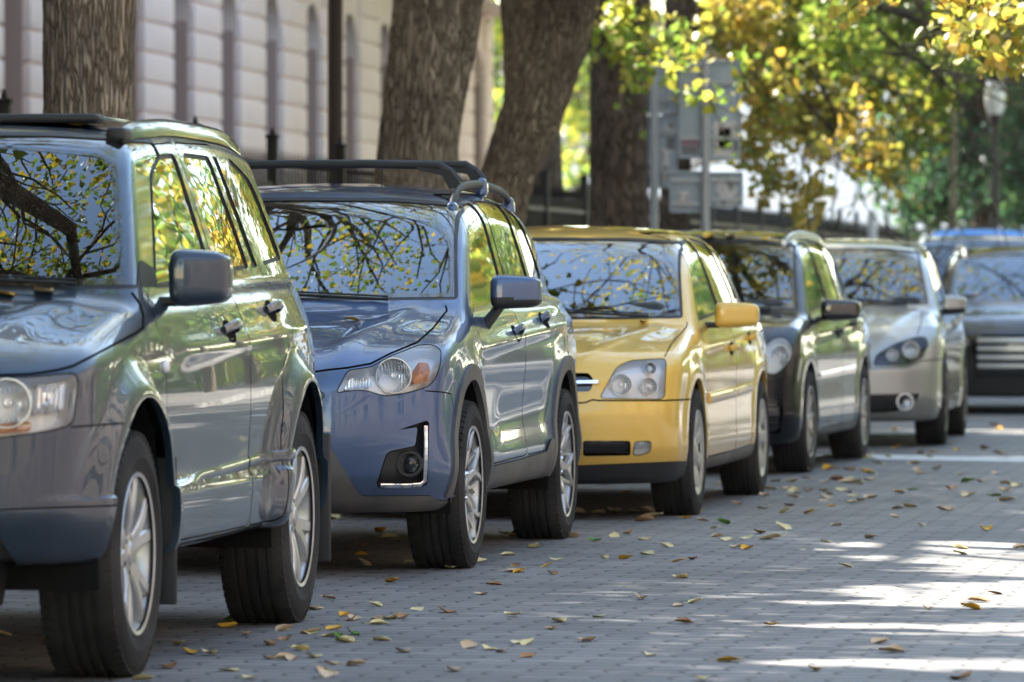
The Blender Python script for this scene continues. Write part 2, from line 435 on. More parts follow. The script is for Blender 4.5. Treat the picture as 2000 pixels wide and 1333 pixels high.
# ---------------------------------------------------------------- ground
def ground_mat():
    m = mat('paving', (.13, .13, .135), .62)
    b = bsdf(m)
    tc = N(m, 'ShaderNodeTexCoord'); mp = N(m, 'ShaderNodeMapping'); mp.inputs['Rotation'].default_value = (0, 0, STREET)
    L(m, tc.outputs['Object'], mp.inputs[0])
    sp = N(m, 'ShaderNodeSeparateXYZ'); L(m, mp.outputs[0], sp.inputs[0])
    # interlocking zigzag edges: push each row sideways with a triangle wave
    def tri(src, period, amp):
        a = N(m, 'ShaderNodeMath', operation='PINGPONG'); a.inputs[1].default_value = period/2; L(m, src, a.inputs[0])
        c = N(m, 'ShaderNodeMath', operation='MULTIPLY_ADD'); c.inputs[1].default_value = amp*2/period*2; c.inputs[2].default_value = -amp; L(m, a.outputs[0], c.inputs[0])
        return c.outputs[0]
    tx = tri(sp.outputs['X'], .1125, .0055); ty = tri(sp.outputs['Y'], .14, .012)
    ax = N(m, 'ShaderNodeMath', operation='ADD'); L(m, sp.outputs['X'], ax.inputs[0]); L(m, ty, ax.inputs[1])
    ay = N(m, 'ShaderNodeMath', operation='ADD'); L(m, sp.outputs['Y'], ay.inputs[0]); L(m, tx, ay.inputs[1])
    cb = N(m, 'ShaderNodeCombineXYZ'); L(m, ax.outputs[0], cb.inputs[0]); L(m, ay.outputs[0], cb.inputs[1])
    br = N(m, 'ShaderNodeTexBrick', Scale=1.0); br.offset = .5
    br.inputs['Brick Width'].default_value = .225; br.inputs['Row Height'].default_value = .14
    br.inputs['Mortar Size'].default_value = .0062; br.inputs['Mortar Smooth'].default_value = .25; br.inputs['Bias'].default_value = 0
    br.inputs['Color1'].default_value = (.142, .134, .128, 1); br.inputs['Color2'].default_value = (.225, .210, .198, 1); br.inputs['Mortar'].default_value = (.022, .021, .02, 1)
    L(m, cb.outputs[0], br.inputs['Vector'])
    n1 = N(m, 'ShaderNodeTexNoise', Scale=.55, Detail=6.0, Roughness=.6); L(m, tc.outputs['Object'], n1.inputs['Vector'])
    r1 = N(m, 'ShaderNodeMapRange'); r1.inputs['From Min'].default_value = .3; r1.inputs['From Max'].default_value = .7; r1.inputs['To Min'].default_value = .66; r1.inputs['To Max'].default_value = 1.28
    L(m, n1.outputs['Fac'], r1.inputs['Value'])
    n2 = N(m, 'ShaderNodeTexNoise', Scale=70.0, Detail=4.0); L(m, tc.outputs['Object'], n2.inputs['Vector'])
    r2 = N(m, 'ShaderNodeMapRange'); r2.inputs['To Min'].default_value = .72; r2.inputs['To Max'].default_value = 1.28; L(m, n2.outputs['Fac'], r2.inputs['Value'])
    mm = N(m, 'ShaderNodeMath', operation='MULTIPLY'); L(m, r1.outputs[0], mm.inputs[0]); L(m, r2.outputs[0], mm.inputs[1])
    mx = N(m, 'ShaderNodeVectorMath', operation='SCALE'); L(m, br.outputs['Color'], mx.inputs[0]); L(m, mm.outputs[0], mx.inputs['Scale'])
    L(m, mx.outputs[0], b.inputs['Base Color'])
    ht = N(m, 'ShaderNodeMath', operation='MULTIPLY_ADD'); L(m, br.outputs['Fac'], ht.inputs[0]); ht.inputs[1].default_value = -1.6
    n3 = N(m, 'ShaderNodeMath', operation='MULTIPLY'); L(m, n2.outputs['Fac'], n3.inputs[0]); n3.inputs[1].default_value = .22
    L(m, n3.outputs[0], ht.inputs[2])
    bu = N(m, 'ShaderNodeBump', Strength=.8, Distance=.006); L(m, ht.outputs[0], bu.inputs['Height'])
    L(m, bu.outputs[0], b.inputs['Normal'])
    return m
def strip(name, t0, t1, q0, q1, z, m, nt=1, nq=1):
    V = [street(t0+(t1-t0)*i/nt, q0+(q1-q0)*j/nq, z) for i in range(nt+1) for j in range(nq+1)]
    k = nq+1; F = [(i*k+j, i*k+j+1, (i+1)*k+j+1, (i+1)*k+j) for i in range(nt) for j in range(nq)]
    return raw_mesh(name, V, F, m, smooth=False)
m = mat('earth', (.12, .11, .10), .9); add_noise_color(m, (.09, .085, .075), (.16, .15, .13), .3, 6)
tag(strip('ground', -400, 1500, -900, 900, -.012, m), kind='structure')
tag(strip('street', -60, 400, -5.75, 3.4, 0, ground_mat()), kind='structure')
m = mat('asphalt_path', (.16, .15, .145), .85); add_noise_color(m, (.13, .125, .12), (.21, .195, .18), 2.0, 8)
def slab(name, t0, t1, q0, q1, z0, z1, mm, step=None, kind='structure'):
    b = MB(); b.box((0, 0, 0), (1, 1, 1)); V = b.v[0]
    P = np.array([street(t0+(t1-t0)*(v[1]+.5), q0+(q1-q0)*(v[0]+.5), z0+(z1-z0)*(v[2]+.5)) for v in V])
    o = raw_mesh(name, P, b.f, mm, smooth=False)
    if kind: o['kind'] = kind
    return o
slab('pavement', -60, 400, -13.6, -5.90, -.2, .118, m)
slab('pavement', -60, 400, 3.55, 9.0, -.2, .118, m)
mk = mat('kerb_stone', (.30, .29, .28), .8); add_noise_color(mk, (.22, .21, .2), (.36, .35, .33), 3, 6)
slab('kerb', -60, 400, -5.90, -5.752, -.2, .125, mk); slab('kerb', -60, 400, 3.402, 3.55, -.2, .125, mk)
mwp = mat('road_paint', (.75, .74, .72), .7); add_noise_color(mwp, (.5, .49, .47), (.78, .77, .75), 9, 6, .3, .55)  # mottled pale colour of the strip across the street
# ---------------------------------------------------------------- leaves and trees
def leaf_mat(name, trans=.5):
    if name in MATS: return MATS[name]
    m = bpy.data.materials.new(name); m.use_nodes = True; MATS[name] = m
    m.node_tree.nodes.remove(bsdf(m)); out = m.node_tree.nodes['Material Output']
    at = N(m, 'ShaderNodeAttribute'); at.attribute_name = 'Col'
    df = N(m, 'ShaderNodeBsdfDiffuse', Roughness=.4); tl = N(m, 'ShaderNodeBsdfTranslucent'); gl = N(m, 'ShaderNodeBsdfGlossy', Roughness=.42)
    sc = N(m, 'ShaderNodeVectorMath', operation='SCALE'); sc.inputs['Scale'].default_value = 1.15
    L(m, at.outputs['Color'], df.inputs[0]); L(m, at.outputs['Color'], sc.inputs[0]); L(m, sc.outputs[0], tl.inputs[0])
    mx = N(m, 'ShaderNodeMixShader'); mx.inputs[0].default_value = trans; L(m, df.outputs[0], mx.inputs[1]); L(m, tl.outputs[0], mx.inputs[2])
    m2 = N(m, 'ShaderNodeMixShader'); m2.inputs[0].default_value = .05; L(m, mx.outputs[0], m2.inputs[1]); L(m, gl.outputs[0], m2.inputs[2])
    L(m, m2.outputs[0], out.inputs['Surface'])
    return m
LEAF = leaf_mat('foliage')
def bark_mat(name, c1, c2, sc=1.0, bs=1.0):
    m = mat(name, c1, .92, spec=.2)
    tc = N(m, 'ShaderNodeTexCoord'); mp = N(m, 'ShaderNodeMapping'); mp.inputs['Scale'].default_value = (1, 1, .13)
    L(m, tc.outputs['Object'], mp.inputs[0])
    v = N(m, 'ShaderNodeTexVoronoi', feature='DISTANCE_TO_EDGE', Scale=26*sc)
    nz = N(m, 'ShaderNodeTexNoise', Scale=9*sc, Detail=6.0); L(m, mp.outputs[0], nz.inputs['Vector'])
    av = N(m, 'ShaderNodeVectorMath', operation='MULTIPLY_ADD'); L(m, nz.outputs['Color'], av.inputs[0]); av.inputs[1].default_value = (.12, .12, .12); L(m, mp.outputs[0], av.inputs[2])
    L(m, av.outputs[0], v.inputs['Vector'])
    mr = N(m, 'ShaderNodeMapRange'); mr.inputs['From Max'].default_value = .25; L(m, v.outputs['Distance'], mr.inputs['Value'])
    mu = N(m, 'ShaderNodeMath', operation='MULTIPLY_ADD'); L(m, nz.outputs['Fac'], mu.inputs[0]); mu.inputs[1].default_value = .6; L(m, mr.outputs[0], mu.inputs[2])
    cr = N(m, 'ShaderNodeValToRGB'); cr.color_ramp.elements[0].position = .25; cr.color_ramp.elements[1].position = 1.2 if False else 1.0
    cr.color_ramp.elements[0].color = (*[c*.5 for c in c1], 1); cr.color_ramp.elements[1].color = (*c2, 1); e = cr.color_ramp.elements.new(.62); e.color = (*c1, 1)
    L(m, mu.outputs[0], cr.inputs[0])
    n2 = N(m, 'ShaderNodeTexNoise', Scale=1.3, Detail=4.0); L(m, tc.outputs['Object'], n2.inputs['Vector'])
    r2 = N(m, 'ShaderNodeMapRange'); r2.inputs['From Min'].default_value = .35; r2.inputs['From Max'].default_value = .65; r2.inputs['To Min'].default_value = .7; r2.inputs['To Max'].default_value = 1.3; L(m, n2.outputs['Fac'], r2.inputs['Value'])
    ms = N(m, 'ShaderNodeVectorMath', operation='SCALE'); L(m, cr.outputs[0], ms.inputs[0]); L(m, r2.outputs[0], ms.inputs['Scale'])
    L(m, ms.outputs[0], bsdf(m).inputs['Base Color'])
    bu = N(m, 'ShaderNodeBump', Strength=1.0, Distance=.035*bs); L(m, mu.outputs[0], bu.inputs['Height']); L(m, bu.outputs[0], bsdf(m).inputs['Normal'])
    return m
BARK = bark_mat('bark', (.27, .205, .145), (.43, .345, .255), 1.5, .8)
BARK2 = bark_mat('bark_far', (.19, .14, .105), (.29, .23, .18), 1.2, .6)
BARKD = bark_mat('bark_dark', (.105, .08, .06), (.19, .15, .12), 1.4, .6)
PAL = {'yellow': [(.78, .58, .10), (.70, .55, .10), (.62, .52, .08), (.50, .48, .08), (.74, .50, .07), (.36, .42, .07)],
       'mixed': [(.55, .42, .05), (.60, .47, .06), (.26, .33, .05), (.18, .27, .04), (.66, .44, .05), (.34, .37, .05), (.14, .23, .035)],
       'green': [(.085, .175, .035), (.12, .22, .04), (.06, .13, .03), (.17, .27, .045), (.24, .29, .05)],
       'dark': [(.045, .10, .055), (.055, .13, .06), (.07, .15, .055), (.10, .18, .06), (.035, .08, .05)],
       'lime': [(.26, .36, .05), (.34, .41, .06), (.18, .28, .04), (.48, .46, .07), (.58, .50, .07)]}
LEAFV = np.array([(0, 0, 0), (.30, .38, .05), (.42, .05, .10), (.22, .80, -.02), (0, 1.0, -.06), (0, .5, -.04), (-.30, .38, .05), (-.42, .05, .10), (-.22, .80, -.02)])
# a folded heart of six triangles round the midrib
LEAFV = np.array([(0, 0, 0), (.36, .10, .07), (.48, .42, .10), (.26, .80, .03), (0, 1.02, -.05), (-.26, .80, .03), (-.48, .42, .10), (-.36, .10, .07), (0, .45, -.02)])
LEAFT = np.array([(8, 0, 1), (8, 1, 2), (8, 2, 3), (8, 3, 4), (8, 4, 5), (8, 5, 6), (8, 6, 7), (8, 7, 0)])
LEAFV_L = np.array([(0, 0, 0), (.44, .36, .08), (0, 1.0, -.04), (-.44, .36, .08)]); LEAFT_L = np.array([(0, 1, 2), (0, 2, 3)])
# sunlit openings on the street: ellipses (t, q, half length, half width)
GAPS = []
def lit_mask(P):
    k = P[:, 2]/SDIR[2]; G = P[:, :2]-SDIR[None, :2]*k[:, None]
    t = G @ ET; q = G @ EQ; m_ = np.zeros(len(P), bool)
    for (t0, q0, a, b, r_) in GAPS:
        dt, dq = t-t0, q-q0; u = dt*math.cos(r_)+dq*math.sin(r_); v = -dt*math.sin(r_)+dq*math.cos(r_)
        m_ |= (u/a)**2+(v/b)**2 < 1
    return m_
def leaf_cloud(name, P, size, pal, rng, parent=None, lod=False, droop=.5, keep_gaps=True, bright=1.0, kind=None):
    """one small folded blade at every point"""
    if keep_gaps and len(GAPS): P = P[~lit_mask(P)]
    n = len(P)
    if not n: return None
    LV, LT = (LEAFV_L, LEAFT_L) if lod else (LEAFV, LEAFT)
    # random frames: blade direction mostly outward/down
    d = rng.normal(size=(n, 3)); d[:, 2] = d[:, 2]*.6-droop; d /= np.linalg.norm(d, axis=1)[:, None]
    r_ = rng.normal(size=(n, 3)); u = np.cross(d, r_); u /= np.linalg.norm(u, axis=1)[:, None]; w = np.cross(u, d)
    s = size*rng.uniform(.65, 1.25, n)
    V = P[:, None, :]+s[:, None, None]*(LV[None, :, 0:1]*u[:, None]+LV[None, :, 1:2]*d[:, None]+LV[None, :, 2:3]*w[:, None])
    T = (LT[None]+np.arange(n)[:, None, None]*len(LV)).reshape(-1, 3)
    o = raw_mesh(name, V.reshape(-1, 3), T, LEAF, parent, smooth=False)
    C = np.array(PAL[pal]); zone = .5+.5*np.sin(P[:, 0]*1.7+P[:, 2]*1.3+1.1*np.sin(P[:, 1]*.9))
    ci = np.clip((rng.random(n)*.6+zone*.4)*len(C), 0, len(C)-1).astype(int); col = C[ci]*rng.uniform(.75, 1.25, (n, 1))*bright
    ca = np.ones((n, len(LV), 4), np.float32); ca[:, :, :3] = col[:, None]
    at = o.data.color_attributes.new('Col', 'FLOAT_COLOR', 'POINT'); at.data.foreach_set('color', ca.ravel())
    return o
def branchy(rng, start, dirn, length, rad, depth, out, tips, bend=.25, up=.0, kids=(3, 4), spread=.6, shrink=.68, segs=6, min_r=.006):
    pts = [np.array(start, float)]; d = np.array(dirn, float); d /= np.linalg.norm(d); rr = [rad]
    for i in range(segs):
        d = d+rng.normal(size=3)*bend/segs*2.0+np.array([0, 0, up/segs]); d /= np.linalg.norm(d)
        pts.append(pts[-1]+d*length/segs); rr.append(max(min_r, rad*(1-.55*(i+1)/segs)))
    out.append((pts, rr))
    if depth == 0:
        tips.append(np.array(pts)); return
    n = rng.integers(kids[0], kids[1]+1)
    for k in range(n):
        f = rng.uniform(.35, 1.0) if k else 1.0
        i = min(segs, max(1, int(f*segs))); a = rng.normal(size=3); a -= d*(a@d); a /= np.linalg.norm(a)+1e-9
        nd = d*(1-spread*.5)+a*spread; 
        branchy(rng, pts[i], nd, length*shrink*rng.uniform(.8, 1.15), rr[i]*.72, depth-1, out, tips, bend, up, kids, spread, shrink, max(3, segs-1), min_r)
def trunk_mesh(mb, path, radii, seg=40, rough=.05, seed=0, sub=10):
    """a trunk with vertical ridges and an uneven section"""
    path = np.asarray(path, float); radii = np.asarray(radii, float); n = (len(path)-1)*sub+1; tt = np.arange(len(path))
    ti = np.linspace(0, len(path)-1, n); P = np.stack([pch(ti, np.stack([tt, path[:, k]], 1)) for k in range(3)], 1); rr = pch(ti, np.stack([tt, radii], 1))
    rng = np.random.default_rng(seed); ph = rng.uniform(0, 6.28, 8); am = rng.uniform(.3, 1, 8)
    T = np.gradient(P, axis=0); T /= np.linalg.norm(T, axis=1)[:, None]; V = []
    a = np.linspace(0, 2*math.pi, seg, endpoint=False)
    for i in range(n):
        u = np.cross(T[i], (0, 1, 0)); u /= np.linalg.norm(u); w = np.cross(T[i], u); h = ti[i]*sub*.1
        d = sum(am[k]*np.sin(a*(k+2)+ph[k]+h*.5*((-1)**k)+.3*math.sin(h*1.3+k)) for k in range(4))*.35+sum(am[4+k]*np.sin(a*(11+7*k)+ph[4+k]+h*.9) for k in range(3))*.22
        d += .5*rng.normal(size=seg)*.25
        r = rr[i]*(1+rough*d)
        V += list(P[i]+r[:, None]*(np.cos(a)[:, None]*u+np.sin(a)[:, None]*w))
    F = [(i*seg+k, i*seg+(k+1) % seg, (i+1)*seg+(k+1) % seg, (i+1)*seg+k) for i in range(n-1) for k in range(seg)]
    F.append(tuple(range((n-1)*seg, n*seg)))
    mb.add(V, F)
def make_tree(label, base, path, radii, seed, pal, crown=(4.0, 3.0), limbs=7, nleaf=9000, leaf=.085, bark=None, lod=True, lean_out=(0, 0), depth=3, limb_len=3.2, start=.62, up=.35, forks=(), name='street_tree', cat='tree', group='trees along the kerb', trunk_seg=40, rough=.05, leafy=.28, droop=.5, extra_tips=(), minz=2.7, squash=1.0, bright=1.0):
    """base: world foot; path: trunk points relative to it"""
    rng = np.random.default_rng(seed); bark = bark or BARK
    root = empty(name, base); tag(root, label, cat, group)
    tb = MB(); trunk_mesh(tb, path, radii, trunk_seg, rough, seed)
    for fp, fr in forks: trunk_mesh(tb, fp, fr, trunk_seg, rough, seed+5)
    tr = tb.build('trunk', bark, root, sharp=None)
    P = np.array(path, float); top = P[-1]; out, tips = [], []
    starts = [(P[-1], np.array([0, 0, 1.0]), radii[-1])]+[(np.array(fp[-1]), np.array(fp[-1])-np.array(fp[-2]), fr[-1]) for fp, fr in forks]
    for i in range(limbs):
        t = start+(1-start)*i/max(1, limbs-1); f = t*(len(P)-1); k = min(len(P)-2, int(f)); q = P[k]+(P[k+1]-P[k])*(f-k); az = i*2.4+rng.uniform(-.4, .4)
        d = np.array([math.cos(az)+lean_out[0], math.sin(az)+lean_out[1], .55+.5*t])
        branchy(rng, q, d, limb_len*rng.uniform(.8, 1.2), radii[-1]*.55, depth, out, tips, bend=.35, up=up)
    for q, d, r_ in starts: branchy(rng, q, d, limb_len, r_*.9, depth, out, tips, bend=.3, up=up)
    for q, d, l_, r_ in extra_tips: branchy(rng, np.array(q, float), np.array(d, float), l_, r_, depth, out, tips, bend=.3, up=-.1)
    bm_ = MB()
    for pts, rr in out:
        if len(bm_.f) < 200000: bm_.tube(pts, rr, 7 if rr[0] > .04 else 5 if rr[0] > .02 else 4, caps=False)
    bo = raw_mesh('branches', np.concatenate(bm_.v), bm_.f, bark, root); 
    # leaves gathered along the outer twigs
    W = [p for p in tips]; L_ = []
    per = max(1, int(nleaf/max(1, len(W))))
    for p in W:
        k = rng.poisson(per*rng.uniform(.4, 1.6)); 
        if not k: continue
        f = rng.uniform(.1, 1, k)*(len(p)-1); i = np.minimum(f.astype(int), len(p)-2); q = p[i]+(p[i+1]-p[i])*(f-i)[:, None]
        L_.append(q+rng.normal(size=(k, 3))*leafy)
    if L_:
        Q = np.concatenate(L_); Q = Q[(Q[:, 2]+base[2]) > minz]
        Q += np.array(base); o = leaf_cloud('crown', Q, leaf, pal, rng, None, lod, droop, bright=bright)
        if o: o.parent = root; o.matrix_parent_inverse = Matrix.Translation(-Vector(base))
    return root

# openings in the canopy that let the sun reach the street
for g in [(26.3, -.9, .42, 1.35, 0), (24.6, -1.0, .55, 1.45, 0), (23.5, -1.0, .85, 1.2, 0), (22.5, -.7, .7, 1.15, 0), (20.9, -.9, .9, 1.15, 0), (20.1, -1.0, .30, 1.2, 0),
          (18.75, -.8, .26, 1.25, 0), (18.35, -.7, .12, 1.0, 0), (16.9, -.7, .30, 1.2, 0), (16.3, -.4, .2, .6, 0), (24.1, -2.6, .05, .55, 0), (23.1, -2.85, .04, .3, 0), (21.5, .8, 4.5, 1.0, 0), (14, 1.2, 4, 1.2, 0), (31, 1.0, 3, 1.5, 0), (37, -2.9, .5, .9, 0)]: GAPS.append(g)
# ---------------------------------------------------------------- buildings along the street
def street_empty(name, t, q, flip=False):
    x, y, z = street(t, q)
    return empty(name, (x, y, 0), (-math.pi/2-STREET) if flip else (math.pi/2-STREET))
ST_PINK = mat('stone_pink', (.90, .745, .69), .85); add_noise_color(ST_PINK, (.86, .70, .65), (.92, .77, .715), .8, 6)
ST_MAUVE = mat('stone_mauve', (.48, .355, .33), .85); add_noise_color(ST_MAUVE, (.42, .305, .285), (.53, .395, .37), .7, 6)
ST_PLINTH = mat('stone_plinth', (.19, .15, .145), .9); add_noise_color(ST_PLINTH, (.14, .11, .11), (.23, .19, .18), 1.2, 6)
ST_WARM = mat('stone_warm', (.26, .21, .17), .85); add_noise_color(ST_WARM, (.20, .16, .13), (.32, .26, .21), .8, 6)
ST_PALE = mat('stone_pale', (.86, .82, .79), .85); add_noise_color(ST_PALE, (.83, .79, .76), (.89, .85, .82), .5, 5)
ST_REVEAL = mat('stone_reveal', (.50, .36, .32), .85)
WGLASS = mat('pane_dark', (.02, .025, .03), .05, coat=1.0)
FRAME = mat('window_frame_paint', (.55, .53, .50), .5)
def facade(name, label, t0, bays, pitch, q, height, wall, recess_m, plinth, flip=False, arched=True, floors=(2.2, 5.6, 9.0), win_h=(2.0, 2.2, 1.9), ww=1.15, cat='building', group=None, deep=.5, roof=None, rust=True):
    root = street_empty(name, t0, q, flip); tag(root, label, cat, group)
    Lx = bays*pitch; b = MB(); rc = MB()
    rc.box((Lx/2, deep+6, height/2), (Lx, 12, height)); rc.build('core', recess_m, root, smooth=False)
    ph = 2.05
    ztops = []
    z = 0.0; course = .345
    # piers with rusticated courses
    for k in range(bays+1):
        xa = k*pitch-(pitch-ww)/2 if k else 0; xb = k*pitch+(pitch-ww)/2 if k < bays else Lx
        z = ph
        while z < floors[1]-.5 and rust:
            b.box(((xa+xb)/2, deep/2-.018, z+course/2), (xb-xa, deep+.036, course-.035), .015); z += course
        if not rust: z = ph
        b.box(((xa+xb)/2, deep/2, (ph+height)/2), (xb-xa-.06, deep, height-ph))
    for k in range(bays):
        xc = (k+.5)*pitch; x0, x1 = xc-ww/2, xc+ww/2
        prev = ph
        for j, (fz, wh) in enumerate(zip(floors, win_h)):
            top = fz+wh; rad = ww/2
            nxt = floors[j+1] if j+1 < len(floors) else height
            b.box((xc, deep/2+.01, (prev+fz)/2), (ww+.02, deep-.02, fz-prev))
            if arched and j == 0:
                a = np.linspace(math.pi, 0, 13); pts = [(x0, top), *[(xc+rad*math.cos(q_), top+rad*math.sin(q_)) for q_ in a[1:-1]], (x1, top), (x1+.01, top+rad+.25), (x0-.01, top+rad+.25)]
                b.prism(pts, .01, deep-.01); prev = top+rad+.24
            else: prev = top
            f = MB(); hh = wh+(rad if arched and j == 0 else 0)
            for xx in (x0+.03, xc, x1-.03): f.box((xx, deep-.08, fz+hh/2), (.06, .06, hh))
            for zz in (fz+.03, fz+wh*.62, fz+wh-.03): f.box((xc, deep-.085, zz), (ww, .05, .06))
            fo = f.build('window', FRAME, root, smooth=False)
            for xr in (x0+.012, x1-.012) if rust else (): rv = MB(); rv.box((xr, deep/2+.02, fz+wh/2), (.024, deep-.06, wh)); rv.build('reveal', ST_REVEAL, fo, smooth=False)
            p = MB(); p.box((xc, deep-.05, fz+hh/2), (ww, .02, hh)); p.build('pane', WGLASS, fo, smooth=False)
            if j: s_ = MB(); s_.box((xc, -.02, fz-.06), (ww+.3, .2, .1), .02); s_.build('sill', wall, fo, smooth=False)
        b.box((xc, deep/2+.01, (prev+height)/2), (ww+.02, deep-.02, height-prev))
    b.build('wall', wall, root, sharp=30)
    c = MB()
    for zz, o_, h_ in ((floors[1]-.75, .16, .22), (height-.3, .35, .35), (height-.62, .2, .2)): c.box((Lx/2, -o_/2+.05, zz), (Lx+.1, .1+o_, h_), .03)
    c.build('cornice', recess_m if rust else wall, root, sharp=30)
    pl_ = MB(); pl_.box((Lx/2, deep/2-.06, ph/2-.05), (Lx, deep+.12, ph+.1), .03)
    pl_.build('plinth', plinth, root, sharp=30)
    if roof:
        r_ = MB(); r_.prism([(-.6, height), (12.5, height), (6, height+3)], -.2, Lx+.2, 'yz'); r_.build('roof', roof, root, smooth=False)
    return root
ROOF = mat('roof_tin', (.16, .10, .085), .6)
facade('stone_building', 'long pale pink stone building with arched recesses behind the iron fence', 50.35, 14, 2.75, -14.0, 11.4, ST_PINK, ST_MAUVE, ST_PLINTH, floors=(1.9, 6.2, 9.2), win_h=(2.35, 1.9, 1.4), roof=ROOF)
facade('stone_building', 'near end of the pale pink stone building seen behind the leftmost tree trunk', -22, 16, 4.45, -14.2, 11.2, ST_PINK, ST_MAUVE, ST_PLINTH, floors=(2.0, 6.2, 9.2), win_h=(2.2, 1.9, 1.4), ww=1.3, roof=ROOF)
facade('apartment_building', 'warm stone building on the sunny side of the street, mirrored in the car doors', 70, 20, 4.2, 10.6, 12.5, ST_WARM, ST_WARM, ST_PLINTH, flip=True, floors=(1.6, 5.4, 9.0), win_h=(2.3, 2.1, 1.9), ww=1.4, arched=False, roof=ROOF, rust=False)
facade('apartment_building', 'pale plastered building far down the street behind the yellow leaves', 205, 14, 4.0, -40.0, 13, ST_PALE, ST_PALE, ST_PALE, floors=(1.6, 5.4, 9.0), win_h=(2.3, 2.1, 1.9), ww=1.4, arched=False, rust=False)
# a pale house closing the view
def end_house(t, q, w, h, label, m):
    x, y, z = street(t, q); root = empty('house', (x, y, 0), -STREET); tag(root, label, 'house', 'pale houses closing the far end of the street')
    b = MB(); b.box((0, 6, h/2), (w, 12, h)); b.box((0, -.1, h-.2), (w+.5, .5, .4)); b.box((0, -.06, 3.9), (w, .25, .25)); b.build('wall', m, root, smooth=False)
    n = 0 if h < 7 else int(w/3.2)
    for i in range(n):
        for zz in (1.2, 4.8):
            if zz+1.9 > h-.5: continue
            xx = -w/2+(i+.5)*w/n; f = MB()
            for dx in (-.58, 0, .58): f.box((xx+dx, -.03, zz+.95), (.09, .10, 1.9))
            for dz in (0, 1.2, 1.9): f.box((xx, -.035, zz+dz), (1.25, .09, .09))
            fo = f.build('window', FRAME, root, smooth=False)
            p = MB(); p.box((xx, -.012, zz+.95), (1.16, .02, 1.9)); p.build('pane', WGLASS, fo, smooth=False)
    r_ = MB(); r_.prism([(-w/2-.4, h), (w/2+.4, h), (0, h+2.4)], -.4, 12.4); r_.build('roof', ROOF, root, smooth=False)
end_house(170, -24.0, 18, 7.5, 'pale house far down the street seen between the leaning trunks', ST_PALE)
end_house(215, -12.5, 30, 6.6, 'pale two storey house closing the street behind the grey sign boards', ST_PALE)
end_house(240, 13.5, 22, 9.0, 'low pale house far away at the right end of the street', ST_PALE)
# ---------------------------------------------------------------- iron fence in panels
IRON = mat('wrought_iron', (.018, .016, .016), .5, .3)
def fence_panel(t, q, ln, label, post=True, step=.13, top=2.12):
    root = street_empty('iron_fence', t, q); tag(root, label, 'fence', 'panels of the iron fence along the building')
    r = MB()
    for z in (.55, 1.85): r = MB(); r.box((ln/2, 0, z), (ln-.16, .035, .04)); r.build('rail', IRON, root, smooth=False)
    p = MB(); n = int((ln-.2)/step)
    for i in range(n):
        x = .16+i*step; p.box((x, 0, 1.22), (.018, .018, 1.5)); p.lathe([(.0, .16), (.012, .05), (.016, .03), (.0, 0)], 4, 'z', c=(x, 0, top-.16))
    p.build('pickets', IRON, root, smooth=False)
    c = MB(); c.box((0, 0, 1.1), (.075, .075, 2.2), .012); c.box((0, 0, 2.20), (.09, .09, .03), .008); c.lathe([(0, .06), (.012, .04), (.02, .01), (.02, 0)], 8, 'z', c=(0, 0, 2.215)); c.build('post', IRON, root)
    k = MB(); k.box((ln/2, 0, .22), (ln-.15, .26, .44), .03); k.build('footing', ST_PLINTH, root)
    return root
LBF = ['dark iron fence panel at the left edge behind the slate grey SUV']*3+['iron fence panel above the slate grey SUV roof, left of the furrowed trunk', 'iron fence panel hidden mostly by the furrowed trunk', 'iron fence panel just right of the furrowed trunk', 'iron fence panel seen between the first two car roofs', 'iron fence panel left of the brown steel pole', 'iron fence panel right of the brown steel pole', 'iron fence panel behind the foot of the leaning trunk']
LBF += ['iron fence panel seen in the gaps between the leaning trunks']*6+['iron fence panel behind the grey sign boards']*6+['thin blurred iron fence panel far down the street, right of the sign boards']*26
for i in range(42):
    t = 16.25+2.70*i
    fence_panel(t, -8.0, 2.70, LBF[i], step=.13 if i < 24 else .2)
# dark steel mast by the fence
def mast(t, q, h, r, label, m, name='street_pole', group=None, cat='pole', cap=True):
    x, y, z = street(t, q); root = empty(name, (x, y, 0)); tag(root, label, cat, group)
    p = MB(); p.lathe([(r*1.5, 0), (r*1.5, .5), (r*1.1, .56), (r, h)], 16, 'z'); p.build('shaft', m, root)
    if cap: c = MB(); c.lathe([(r, 0), (r*1.2, .03), (r*.8, .1), (0, .14)], 16, 'z', c=(0, 0, h)); c.build('cap', m, root)
    return root
RUSTY = mat('pole_brown', (.055, .04, .036), .6); WHITEP = mat('pole_white', (.62, .62, .66), .5); GREYP = mat('galvanised', (.45, .48, .52), .45, .3); TANP = mat('pole_tan', (.22, .17, .12), .7)
mast(43.9, -8.16, 8.0, .055, 'tall dark brown steel pole in front of the arched recesses', RUSTY)
mast(78.0, -7.0, 2.02, .065, 'short white post standing right of the sign boards', WHITEP)
mast(82.0, -6.19, 3.55, .045, 'thin tan pole in front of the dark tree at the right', TANP)
# street lantern
lx = street(84, -5.72, -.42); root = empty('street_lamp', lx); tag(root, 'old street lantern with glowing white glass beside the dark tree', 'street lamp')
p = MB(); p.lathe([(.12, .45), (.12, 1.0), (.07, 1.1), (.045, 3.9), (.09, 3.95), (.10, 4.05)], 12, 'z'); p.build('lamp_post', IRON, root)
p = MB(); p.lathe([(.10, 4.05), (.15, 4.2), (.15, 4.4), (.11, 4.55), (.0, 4.57)], 12, 'z'); p.build('lantern_glass', mat('opal', (.85, .86, .9), .3), root)
p = MB(); p.lathe([(.17, 4.56), (.08, 4.68), (.03, 4.74), (0, 4.8)], 12, 'z'); p.build('lantern_roof', IRON, root)
